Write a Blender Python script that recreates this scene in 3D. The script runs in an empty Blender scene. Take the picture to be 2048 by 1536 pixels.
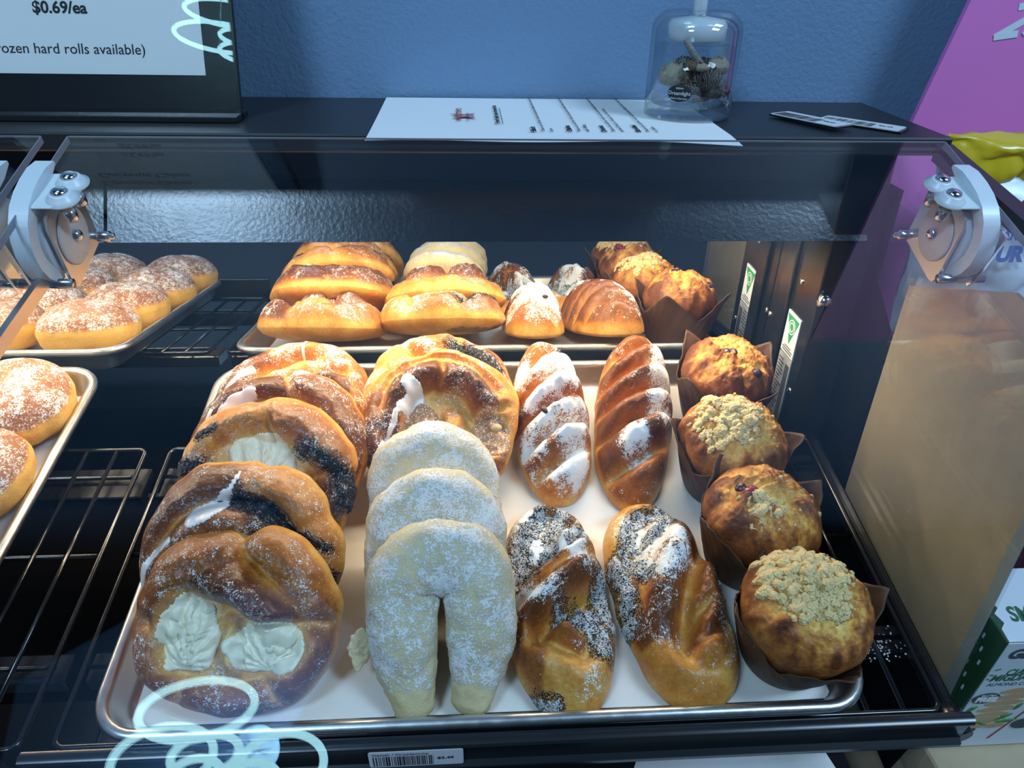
import bpy, math, random
import numpy as np
from mathutils import Matrix, Vector

# ---------------------------------------------------------------- camera, world, light, exposure
S = bpy.context.scene
COL = S.collection
F_PX = 1478.57
cam_d = bpy.data.cameras.new('camera'); cam = bpy.data.objects.new('camera', cam_d); COL.objects.link(cam)
cam_d.sensor_fit = 'HORIZONTAL'; cam_d.sensor_width = 36.0; cam_d.lens = 36.0 * F_PX / 2048
cam_d.clip_start = 0.01; cam_d.clip_end = 50
_r = Vector((0.998, -0.0600, 0.0190)).normalized(); _f = Vector((0.0614, 0.8596, -0.5072)).normalized()
_u = _r.cross(_f).normalized(); _r = _f.cross(_u).normalized()
cam.matrix_world = Matrix(((_r.x, _u.x, -_f.x, -0.0120), (_r.y, _u.y, -_f.y, -0.2623), (_r.z, _u.z, -_f.z, 0.3799), (0, 0, 0, 1)))
S.camera = cam
S.view_settings.view_transform = 'Standard'; S.view_settings.look = 'None'
S.view_settings.gamma = 1.0; S.view_settings.use_curve_mapping = False
S.view_settings.exposure = 0.0
S.cycles.use_denoising = True
S.cycles.max_bounces = 8; S.cycles.diffuse_bounces = 3; S.cycles.glossy_bounces = 5
S.cycles.transparent_max_bounces = 24
S.cycles.caustics_refractive = False; S.cycles.sample_clamp_indirect = 6.0
W = bpy.data.worlds.new('shop_ambient'); S.world = W; W.use_nodes = True
_bg = W.node_tree.nodes['Background']; _bg.inputs[0].default_value = (0.32, 0.50, 0.78, 1); _bg.inputs[1].default_value = 0.30

def area_light(name, loc, sx, sy, power, color, rot=(0, 0, 0)):
    d = bpy.data.lights.new(name, 'AREA'); d.shape = 'RECTANGLE'; d.size = sx; d.size_y = sy
    d.energy = power; d.color = color
    o = bpy.data.objects.new(name, d); COL.objects.link(o); o.location = loc; o.rotation_euler = rot
    return o
# warm LED strips tucked under the top of the case, one for each bay
LED_Y, LED_Z = 0.272, 0.1935
area_light('led_light', (-0.008, LED_Y, LED_Z), 0.49, 0.012, 1.65, (1.0, 0.83, 0.58), (0, 0, 0))
area_light('led_light', (-0.545, LED_Y, LED_Z), 0.49, 0.012, 1.65, (1.0, 0.83, 0.58), (0, 0, 0))

# added cool area lights, unseen, for the shop's room light behind the customer
area_light('added_room_light', (-1.15, -1.55, 2.24), 0.62, 0.5, 58.0, (0.48, 0.73, 1.0))
area_light('added_room_light', (1.75, -1.00, 2.24), 1.0, 0.6, 78.0, (0.48, 0.73, 1.0))

BETA = 0.18661                                  # the shelf tips down towards the customer
SH = Matrix.Rotation(BETA, 4, 'X')
rng = np.random.default_rng(7)
random.seed(5)

# ---------------------------------------------------------------- mesh helpers
def tag(o, label=None, cat=None, group=None, kind=None):
    if label: o['label'] = label
    if cat: o['category'] = cat
    if group: o['group'] = group
    if kind: o['kind'] = kind
    return o

def mobj(name, V, F, mat, parent=None, smooth=True, mask=None, M=None):
    me = bpy.data.meshes.new(name)
    V = np.asarray(V, dtype=float)
    me.from_pydata(V.tolist(), [], [list(map(int, f)) for f in F] if not isinstance(F, np.ndarray) else F.tolist())
    if mask is not None:
        a = me.color_attributes.new('mask', 'FLOAT_COLOR', 'POINT')
        m = np.zeros((len(V), 4), np.float32); m[:, :mask.shape[1]] = mask
        a.data.foreach_set('color', m.ravel())
    if smooth: me.polygons.foreach_set('use_smooth', [True] * len(me.polygons))
    me.materials.append(mat); me.update()
    o = bpy.data.objects.new(name, me); COL.objects.link(o)
    if parent: o.parent = parent
    if M is not None: o.matrix_world = M if not parent else o.matrix_world
    return o

def empty(name, M=None, loc=None):
    o = bpy.data.objects.new(name, None); COL.objects.link(o); o.empty_display_size = 0.02
    if M is not None: o.matrix_world = M
    if loc is not None: o.location = loc
    return o

class MB:
    """collects simple shapes into one mesh"""
    def __init__(s): s.V = []; s.F = []
    def add(s, V, F):
        n = len(s.V); s.V += [tuple(v) for v in V]; s.F += [tuple(i + n for i in f) for f in F]; return s
    def box(s, a, b, M=None, bev=0.0):
        x0, y0, z0 = a; x1, y1, z1 = b
        if bev <= 0:
            V = [(x0, y0, z0), (x1, y0, z0), (x1, y1, z0), (x0, y1, z0), (x0, y0, z1), (x1, y0, z1), (x1, y1, z1), (x0, y1, z1)]
            F = [(0, 3, 2, 1), (4, 5, 6, 7), (0, 1, 5, 4), (1, 2, 6, 5), (2, 3, 7, 6), (3, 0, 4, 7)]
        else:
            V = []; F = []
            c = [(x0, x1), (y0, y1), (z0, z1)]
            idx = {}
            for ix in (0, 1):
                for iy in (0, 1):
                    for iz in (0, 1):
                        for ax in range(3):
                            p = [c[0][ix], c[1][iy], c[2][iz]]
                            for k, i in enumerate((ix, iy, iz)):
                                if k != ax: p[k] += bev * (1 if i == 0 else -1)
                            idx[(ix, iy, iz, ax)] = len(V); V.append(tuple(p))
            g = lambda ix, iy, iz, ax: idx[(ix, iy, iz, ax)]
            for ax in range(3):
                o = [k for k in range(3) if k != ax]
                for sd in (0, 1):
                    q = []
                    for (i, j) in ((0, 0), (1, 0), (1, 1), (0, 1)):
                        t = [0, 0, 0]; t[ax] = sd; t[o[0]] = i; t[o[1]] = j; q.append(g(*t, ax))
                    F.append(tuple(q))
            for ax in range(3):
                o = [k for k in range(3) if k != ax]
                for i in (0, 1):
                    for j in (0, 1):
                        a_ = [0, 0, 0]; a_[o[0]] = i; a_[o[1]] = j; b_ = list(a_); b_[ax] = 1
                        F.append((g(*a_, o[0]), g(*b_, o[0]), g(*b_, o[1]), g(*a_, o[1])))
            for ix in (0, 1):
                for iy in (0, 1):
                    for iz in (0, 1): F.append(tuple(g(ix, iy, iz, ax) for ax in range(3)))
        if M is not None: V = [tuple(M @ Vector(v)) for v in V]
        return s.add(V, F)
    def prism(s, poly, axis, a, b, M=None):
        """poly: 2-D outline extruded along axis from a to b"""
        n = len(poly); V = []
        for t in (a, b):
            for (p, q) in poly:
                V.append({'X': (t, p, q), 'Y': (p, t, q), 'Z': (p, q, t)}[axis])
        F = [tuple(range(n))[::-1], tuple(range(n, 2 * n))] + [(i, (i + 1) % n, n + (i + 1) % n, n + i) for i in range(n)]
        if M is not None: V = [tuple(M @ Vector(v)) for v in V]
        return s.add(V, F)
    def tube(s, path, r, n=10, closed=False, cap=True):
        P = np.array(path, float); m = len(P)
        rr = np.full(m, r) if np.isscalar(r) else np.array(r, float)
        T = np.zeros_like(P)
        for i in range(m):
            a = P[(i - 1) % m] if (closed or i > 0) else P[i]; b = P[(i + 1) % m] if (closed or i < m - 1) else P[i]
            T[i] = (b - a) / (np.linalg.norm(b - a) + 1e-12)
        up = np.array([0, 0, 1.0])
        if abs(T[0] @ up) > .95: up = np.array([0, 1.0, 0])
        N = up - (up @ T[0]) * T[0]; N /= np.linalg.norm(N); V = []
        for i in range(m):
            N = N - (N @ T[i]) * T[i]; N /= np.linalg.norm(N); B = np.cross(T[i], N)
            for k in range(n):
                a = 2 * math.pi * k / n; V.append(tuple(P[i] + rr[i] * (math.cos(a) * N + math.sin(a) * B)))
        F = []
        for i in range(m if closed else m - 1):
            j = (i + 1) % m
            for k in range(n): F.append((i * n + k, i * n + (k + 1) % n, j * n + (k + 1) % n, j * n + k))
        if cap and not closed: F += [tuple(range(n))[::-1], tuple(range((m - 1) * n, m * n))]
        return s.add(V, F)
    def lathe(s, prof, n=48, M=None, a0=0.0, a1=2 * math.pi):
        V = []; F = []; m = len(prof)
        full = abs(a1 - a0 - 2 * math.pi) < 1e-6; k_ = n if full else n + 1
        for k in range(k_):
            a = a0 + (a1 - a0) * k / n
            for (r, z) in prof: V.append((r * math.cos(a), r * math.sin(a), z))
        for k in range(n):
            j = (k + 1) % k_
            for i in range(m - 1): F.append((k * m + i, j * m + i, j * m + i + 1, k * m + i + 1))
        if M is not None: V = [tuple(M @ Vector(v)) for v in V]
        return s.add(V, F)
    def build(s, name, mat, parent=None, smooth=False, M=None):
        return mobj(name, s.V, s.F, mat, parent, smooth, None, M)

def auto_smooth(o, ang=35):
    me = o.data
    bm_edges = {}
    for p in me.polygons:
        for k in p.edge_keys: bm_edges.setdefault(k, []).append(p.normal.copy())
    ca = math.cos(math.radians(ang))
    sharp = [False] * len(me.edges)
    for e in me.edges:
        n = bm_edges.get(tuple(sorted(e.vertices)), [])
        if len(n) == 2 and n[0].dot(n[1]) < ca: sharp[e.index] = True
    me.polygons.foreach_set('use_smooth', [True] * len(me.polygons))
    at = me.attributes.new('sharp_edge', 'BOOLEAN', 'EDGE') if 'sharp_edge' not in me.attributes else me.attributes['sharp_edge']
    at.data.foreach_set('value', sharp)
    return o

def text(name, s, size, mat, parent=None, M=None, align='LEFT', bold=0.0, shear=0.0, xs=1.0, thick=0.00015):
    c = bpy.data.curves.new(name, 'FONT'); c.body = s; c.size = size; c.align_x = align; c.offset = bold
    c.extrude = thick; c.shear = shear; c.resolution_u = 4
    o = bpy.data.objects.new(name, c); COL.objects.link(o)
    dg = bpy.context.evaluated_depsgraph_get()
    me = bpy.data.meshes.new_from_object(o.evaluated_get(dg)); me.name = name
    bpy.data.objects.remove(o); bpy.data.curves.remove(c)
    T = (M or Matrix()) @ Matrix.Diagonal((xs, 1, 1, 1))
    me.transform(T); me.materials.clear(); me.materials.append(mat)
    ob = bpy.data.objects.new(name, me); COL.objects.link(ob)
    if parent: ob.parent = parent
    return ob

def barcode(mb, x0, x1, y0, y1, z, seed, M=None):
    r = random.Random(seed); x = x0
    while x < x1:
        w = r.choice((.0004, .0004, .0007, .0010))
        mb.box((x, y0, z), (min(x + w, x1), y1, z + .0001), M); x += w + r.choice((.0004, .0006, .0009))
    return mb

# ---------------------------------------------------------------- noise
_P = rng.permutation(512)
_G = rng.normal(size=(512, 3)); _G /= np.linalg.norm(_G, axis=1)[:, None]
def pn(p, sc=1.0, seed=0):
    """vectorised gradient noise, about -1..1"""
    p = np.asarray(p, float) * sc + seed * 17.31
    i = np.floor(p).astype(int); f = p - i; w = f * f * f * (f * (f * 6 - 15) + 10)
    def g(dx, dy, dz):
        h = _P[(i[:, 0] + dx) & 511]; h = _P[(h + i[:, 1] + dy) & 511]; h = _P[(h + i[:, 2] + dz) & 511]
        return _G[h][:, 0] * (f[:, 0] - dx) + _G[h][:, 1] * (f[:, 1] - dy) + _G[h][:, 2] * (f[:, 2] - dz)
    def L(a, b, t): return a + (b - a) * t
    x00 = L(g(0, 0, 0), g(1, 0, 0), w[:, 0]); x10 = L(g(0, 1, 0), g(1, 1, 0), w[:, 0])
    x01 = L(g(0, 0, 1), g(1, 0, 1), w[:, 0]); x11 = L(g(0, 1, 1), g(1, 1, 1), w[:, 0])
    return 1.6 * L(L(x00, x10, w[:, 1]), L(x01, x11, w[:, 1]), w[:, 2])
def fbm(p, sc, seed=0, oct=3):
    o = 0; a = 1.0; t = 0
    for k in range(oct): o = o + a * pn(p, sc * 2 ** k, seed + k * 3); t += a; a *= .5
    return o / t
def sst(x, a, b):
    t = np.clip((x - a) / (b - a), 0, 1); return t * t * (3 - 2 * t)

# ---------------------------------------------------------------- materials
class NT:
    def __init__(s, name):
        s.m = bpy.data.materials.new(name); s.m.use_nodes = True; s.t = s.m.node_tree; s.t.nodes.clear()
        s.out = s.n('ShaderNodeOutputMaterial')
    def n(s, k, **kw):
        nd = s.t.nodes.new(k)
        for a, b in kw.items(): setattr(nd, a, b)
        return nd
    def l(s, a, b): s.t.links.new(a, b)
    def val(s, sock, v):
        if hasattr(v, 'links'): s.l(v, sock)
        else: sock.default_value = v
    def math(s, op, a, b=0.0, clamp=False):
        n = s.n('ShaderNodeMath', operation=op); n.use_clamp = clamp; s.val(n.inputs[0], a); s.val(n.inputs[1], b); return n.outputs[0]
    def mix(s, f, a, b, blend='MIX'):
        n = s.n('ShaderNodeMix', data_type='RGBA', blend_type=blend)
        s.val(n.inputs[0], f)
        for k, v in ((6, a), (7, b)):
            if hasattr(v, 'links'): s.l(v, n.inputs[k])
            else: n.inputs[k].default_value = (*v, 1) if len(v) == 3 else v
        return n.outputs[2]
    def noise(s, sc, det=3, rough=.55, co=None, dist=0.0):
        n = s.n('ShaderNodeTexNoise'); n.inputs['Scale'].default_value = sc; n.inputs['Detail'].default_value = det
        n.inputs['Roughness'].default_value = rough; n.inputs['Distortion'].default_value = dist
        s.l(co or s.obj(), n.inputs['Vector']); return n.outputs[0]
    def voro(s, sc, feat='F1', out=0):
        n = s.n('ShaderNodeTexVoronoi', feature=feat); n.inputs['Scale'].default_value = sc; s.l(s.obj(), n.inputs['Vector']); return n.outputs[out]
    def obj(s):
        if not hasattr(s, '_o'): s._o = s.n('ShaderNodeTexCoord').outputs['Object']
        return s._o
    def ramp(s, f, pts, interp='LINEAR'):
        n = s.n('ShaderNodeValToRGB'); n.color_ramp.interpolation = interp; e = n.color_ramp.elements
        while len(e) < len(pts): e.new(0.5)
        for k, (p, c) in enumerate(pts): e[k].position = p; e[k].color = (*c, 1) if len(c) == 3 else c
        s.l(f, n.inputs[0]); return n.outputs[0]
    def step(s, x, a, b):
        n = s.n('ShaderNodeMapRange', interpolation_type='SMOOTHSTEP'); n.clamp = True
        s.val(n.inputs[0], x); s.val(n.inputs[1], a); s.val(n.inputs[2], b); return n.outputs[0]
    def bump(s, h, st, d=.001, nrm=None):
        n = s.n('ShaderNodeBump'); n.inputs['Strength'].default_value = st; n.inputs['Distance'].default_value = d; s.l(h, n.inputs['Height'])
        if nrm: s.l(nrm, n.inputs['Normal'])
        return n.outputs[0]
    def bsdf(s, col, rough=.5, metal=0.0, spec=.5, nrm=None, emit=None, es=0.0, coat=0.0, coat_r=.1):
        b = s.n('ShaderNodeBsdfPrincipled')
        if hasattr(col, 'links'): s.l(col, b.inputs['Base Color'])
        else: b.inputs['Base Color'].default_value = (*col, 1)
        s.val(b.inputs['Roughness'], rough); s.val(b.inputs['Metallic'], metal); s.val(b.inputs['Specular IOR Level'], spec)
        if coat: b.inputs['Coat Weight'].default_value = coat; b.inputs['Coat Roughness'].default_value = coat_r
        if nrm: s.l(nrm, b.inputs['Normal'])
        if emit: b.inputs['Emission Color'].default_value = (*emit, 1); b.inputs['Emission Strength'].default_value = es
        s.l(b.outputs[0], s.out.inputs[0]); s.b = b; return s.m

def plain(name, col, rough=.5, metal=0.0, spec=.5, bump=None, coat=0.0, var=0.0):
    t = NT(name); c = col
    if var:
        c = t.mix(t.noise(var if var > 1 else 20), [x * .85 for x in col], [min(1, x * 1.12) for x in col])
    nrm = t.bump(t.noise(bump[0], 3), bump[1], bump[2]) if bump else None
    return t.bsdf(c, rough, metal, spec, nrm, coat=coat)

def clear(name, tint=(.97, .98, .985), f0=.042, rough=0.0, scale=1.0, expo=5.0):
    """clear sheet: light passes straight through, a mirror image grows towards grazing angles"""
    t = NT(name)
    lw = t.n('ShaderNodeLayerWeight'); lw.inputs['Blend'].default_value = .5
    p = t.math('POWER', lw.outputs['Facing'], expo)
    f = t.math('ADD', t.math('MULTIPLY', p, (1 - f0) * scale), f0 * scale)
    tr = t.n('ShaderNodeBsdfTransparent'); tr.inputs[0].default_value = (*tint, 1)
    gl = t.n('ShaderNodeBsdfGlossy'); gl.inputs['Roughness'].default_value = rough
    mx = t.n('ShaderNodeMixShader'); t.l(f, mx.inputs[0]); t.l(tr.outputs[0], mx.inputs[1]); t.l(gl.outputs[0], mx.inputs[2])
    t.l(mx.outputs[0], t.out.inputs[0]); return t.m

def emis(name, col, st):
    t = NT(name); e = t.n('ShaderNodeEmission'); e.inputs[0].default_value = (*col, 1); e.inputs[1].default_value = st
    t.l(e.outputs[0], t.out.inputs[0]); return t.m

def pastry(name, ramp, powder_sc=1050, rough=.36, powder_col=(.86, .86, .84), bump_sc=260, bump_st=.5, poppy=True, soft=.05, opac=1.0):
    """dough crust: browning (R), sugar dust density (G), poppy density (B), shine (A) come with the mesh"""
    t = NT(name)
    a = t.n('ShaderNodeAttribute'); a.attribute_name = 'mask'
    sp = t.n('ShaderNodeSeparateColor'); t.l(a.outputs['Color'], sp.inputs[0])
    br, pw, po = sp.outputs[0], sp.outputs[1], sp.outputs[2]
    n1 = t.noise(70, 4, .6); n2 = t.noise(420, 3, .6)
    br = t.math('ADD', t.math('MULTIPLY', br, 1.08), .04)
    b = t.math('ADD', br, t.math('MULTIPLY', t.math('SUBTRACT', n1, .5), .50))
    b = t.math('ADD', b, t.math('MULTIPLY', t.math('SUBTRACT', n2, .5), .34), True)
    col = t.ramp(b, ramp)
    n3 = t.noise(powder_sc, 3, .7); n4 = t.noise(powder_sc * .28, 2, .6)
    nn = t.math('ADD', t.math('MULTIPLY', n3, .65), t.math('MULTIPLY', n4, .35))
    thr = t.math('SUBTRACT', .73, t.math('MULTIPLY', pw, .42))
    pm = t.step(t.math('SUBTRACT', nn, thr), -soft * .7, soft)
    pm = t.math('MULTIPLY', t.math('MULTIPLY', pm, t.step(pw, .01, .10)), opac)
    h = t.math('ADD', t.math('MULTIPLY', n2, .5), t.math('MULTIPLY', pm, .35))
    if poppy:
        v = t.voro(1150); vn = t.noise(300, 2)
        q = t.math('SUBTRACT', po, t.math('MULTIPLY', vn, .75))
        pmask = t.math('MULTIPLY', t.step(q, .0, .12), t.step(t.math('SUBTRACT', .62, v), .0, .1))
        col = t.mix(pmask, col, (.012, .013, .02))
        h = t.math('ADD', h, t.math('MULTIPLY', pmask, .6))
    col = t.mix(pm, col, powder_col)
    rg = t.math('ADD', rough, t.math('MULTIPLY', pm, .5), True)
    m = t.bsdf(col, rg, 0, .38, t.bump(t.math('ADD', h, t.math('MULTIPLY', n1, .8)), bump_st, .0014))
    return m

CRUST = [(0.0, (.80, .58, .23)), (.20, (.74, .42, .10)), (.42, (.58, .24, .042)), (.62, (.39, .128, .024)), (.82, (.21, .062, .015)), (1.0, (.11, .033, .010))]
M_crust = pastry('danish_crust', CRUST)
M_twist = pastry('twist_crust', CRUST, 820)
M_donut = pastry('donut_crust', [(0, (.82, .56, .18)), (.3, (.74, .40, .09)), (.6, (.46, .19, .05)), (.85, (.33, .12, .035)), (1, (.24, .08, .025))], 800, .5, poppy=False, soft=.08, opac=.85)
M_sugar = pastry('sugar_dough', [(0, (.72, .62, .38)), (.5, (.62, .49, .26)), (1, (.44, .28, .11))], 760, .7, (.78, .79, .80), 300, .8, poppy=False, soft=.09, opac=.88)
M_muffin = pastry('muffin_crumb', [(0, (.85, .60, .20)), (.3, (.76, .42, .09)), (.55, (.50, .19, .035)), (.8, (.24, .075, .018)), (1, (.12, .035, .01))], 700, .5, (.8, .7, .5), 200, .8, poppy=False)

def filling(name, c0, c1, sc, rough, bump, bd=.001, powder=0.0, spec=.5):
    t = NT(name); n = t.noise(sc, 3); v = t.voro(sc * 1.6)
    col = t.mix(n, c0, c1)
    if powder:
        p = t.step(t.noise(820, 3, .7), .60 - powder * .3, .66 - powder * .3); col = t.mix(p, col, (.85, .86, .88))
    return t.bsdf(col, rough, 0, spec, t.bump(t.math('ADD', n, v), bump, bd))
M_cheese = filling('sweet_cheese', (.80, .74, .50), (.88, .84, .64), 90, .38, .25, .0008)
def seeds(name, powder):
    t = NT(name); v = t.voro(880); n = t.noise(210, 3)
    col = t.ramp(v, [(0, (.11, .105, .11)), (.25, (.035, .035, .042)), (.6, (.008, .008, .010))])
    p = t.step(t.math('ADD', t.noise(900, 3, .7), t.math('MULTIPLY', n, .4)), .86 - powder * .35, .94 - powder * .35)
    col = t.mix(p, col, (.80, .80, .80))
    return t.bsdf(col, .5, 0, .4, t.bump(t.math('SUBTRACT', 1.0, v), 1.0, .0016))
M_poppy = seeds('poppy_seed_paste', .22)
M_poppy_dusted = seeds('sugared_poppy_paste', .62)
M_jam = filling('apple_jam', (.30, .13, .045), (.46, .24, .10), 160, .3, .5, .001, powder=.15)
M_icing = filling('sugar_icing', (.82, .76, .72), (.90, .86, .84), 120, .28, .2, .0005)
M_crumb = filling('butter_crumble', (.72, .50, .19), (.88, .70, .38), 420, .85, .8, .0012)
M_raisin = plain('raisin_skin', (.030, .014, .010), .4, bump=(400, .5, .001))
M_berry = filling('berry_skin', (.020, .010, .022), (.055, .016, .035), 200, .3, .3)
M_cherry = filling('cherry_flesh', (.16, .010, .025), (.32, .035, .06), 260, .28, .4)
M_nut = plain('walnut', (.62, .42, .22), .6, bump=(300, .5, .001))
M_cup = None
def cup_mat():
    t = NT('brown_baking_paper')
    n = t.noise(60, 3); f = t.noise(9, 2)
    return t.bsdf(t.mix(n, (.060, .028, .015), (.115, .055, .026)), .55, 0, .4, t.bump(t.noise(140, 4), .35, .001))
M_cup = cup_mat()

M_black = plain('black_powder_coat', (.010, .011, .014), .22, 0, .55, bump=(420, .10, .0006))
M_shelf = plain('black_matt_coat', (.020, .021, .024), .40, 0, .45, bump=(500, .06, .0005))
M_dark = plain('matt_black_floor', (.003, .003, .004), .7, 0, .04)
M_wire = plain('black_enamel_wire', (.008, .008, .010), .18, 0, .6)
M_rail = plain('black_plastic_rail', (.012, .014, .017), .26, 0, .55)
def orange_peel():
    t = NT('orange_peel_black'); return t.bsdf((.010, .012, .018), .24, 0, .5, t.bump(t.noise(330, 2, .5), .13, .0010))
M_valance = orange_peel()
def alu():
    t = NT('baking_sheet_aluminium')
    n = t.noise(120, 4, .6); s = t.noise(35, 3)
    return t.bsdf(t.mix(s, (.62, .62, .62), (.78, .78, .77)), t.math('ADD', .22, t.math('MULTIPLY', n, .22)), 1.0, .5, t.bump(n, .12, .0008))
M_alu = alu()
M_steel = plain('polished_steel', (.74, .74, .73), .16, 1.0)
M_steel_dull = plain('brushed_steel', (.66, .64, .60), .30, 1.0, bump=(300, .06, .0005))
M_mirror = plain('mirror_glass', (.80, .83, .83), .012, 1.0)
M_white_plastic = plain('milky_plastic', (.60, .66, .70), .35, 0, .5)
M_disc = plain('grey_plastic_disc', (.56, .53, .50), .45, 0, .4)
M_acryl = clear('clear_acrylic')
M_acryl_edge = clear('clear_acrylic_side', (.95, .97, .97), .045)
M_lidedge = plain('frosted_acrylic_edge', (.20, .22, .27), .35)
M_paper = plain('white_paper', (.80, .80, .80), .75, 0, .3)
M_parch = plain('white_baking_paper', (.78, .74, .69), .42, 0, .4, bump=(45, .25, .002))
M_ink = plain('black_ink', (.012, .012, .016), .7)
M_inkgrey = plain('grey_ink', (.06, .06, .07), .7)
M_red_ink = plain('red_ink', (.38, .05, .05), .7)
M_wax = plain('milky_glass', (.70, .76, .80), .25, 0, .5)
M_plasticlabel = plain('label_card', (.72, .73, .75), .35)
M_grey_card = plain('grey_card', (.36, .37, .37), .5)
M_green = plain('label_green', (.02, .26, .09), .5)
def wallmat():
    t = NT('blue_wall_paint')
    return t.bsdf(t.mix(t.noise(6, 2), (.155, .255, .405), (.170, .278, .435)), .42, 0, .45, t.bump(t.noise(300, 3, .5), .5, .0013))
M_wall = wallmat()

# ---------------------------------------------------------------- pastry building
def segdist(P, pts, dens=24):
    """distance to a polyline smoothed through pts, and the parameter along it"""
    pts = np.array(pts, float)
    if len(pts) > 2:                             # Catmull-Rom
        Q = np.vstack([2 * pts[0] - pts[1], pts, 2 * pts[-1] - pts[-2]]); C = []
        for i in range(1, len(Q) - 2):
            for t in np.linspace(0, 1, 9)[:-1]:
                C.append(.5 * ((2 * Q[i]) + (-Q[i - 1] + Q[i + 1]) * t + (2 * Q[i - 1] - 5 * Q[i] + 4 * Q[i + 1] - Q[i + 2]) * t ** 2 + (-Q[i - 1] + 3 * Q[i] - 3 * Q[i + 1] + Q[i + 2]) * t ** 3))
        C.append(Q[-2]); pts = np.array(C)
    best = np.full(len(P), 9.0); par = np.zeros(len(P)); n = len(pts) - 1
    for i in range(n):
        a, b = pts[i], pts[i + 1]; ab = b - a; L = ab @ ab + 1e-12
        t = np.clip(((P - a) @ ab) / L, 0, 1); d = np.hypot(*(P - a - t[:, None] * ab).T)
        m = d < best; best[m] = d[m]; par[m] = (i + t[m]) / n
    return best, par

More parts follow.
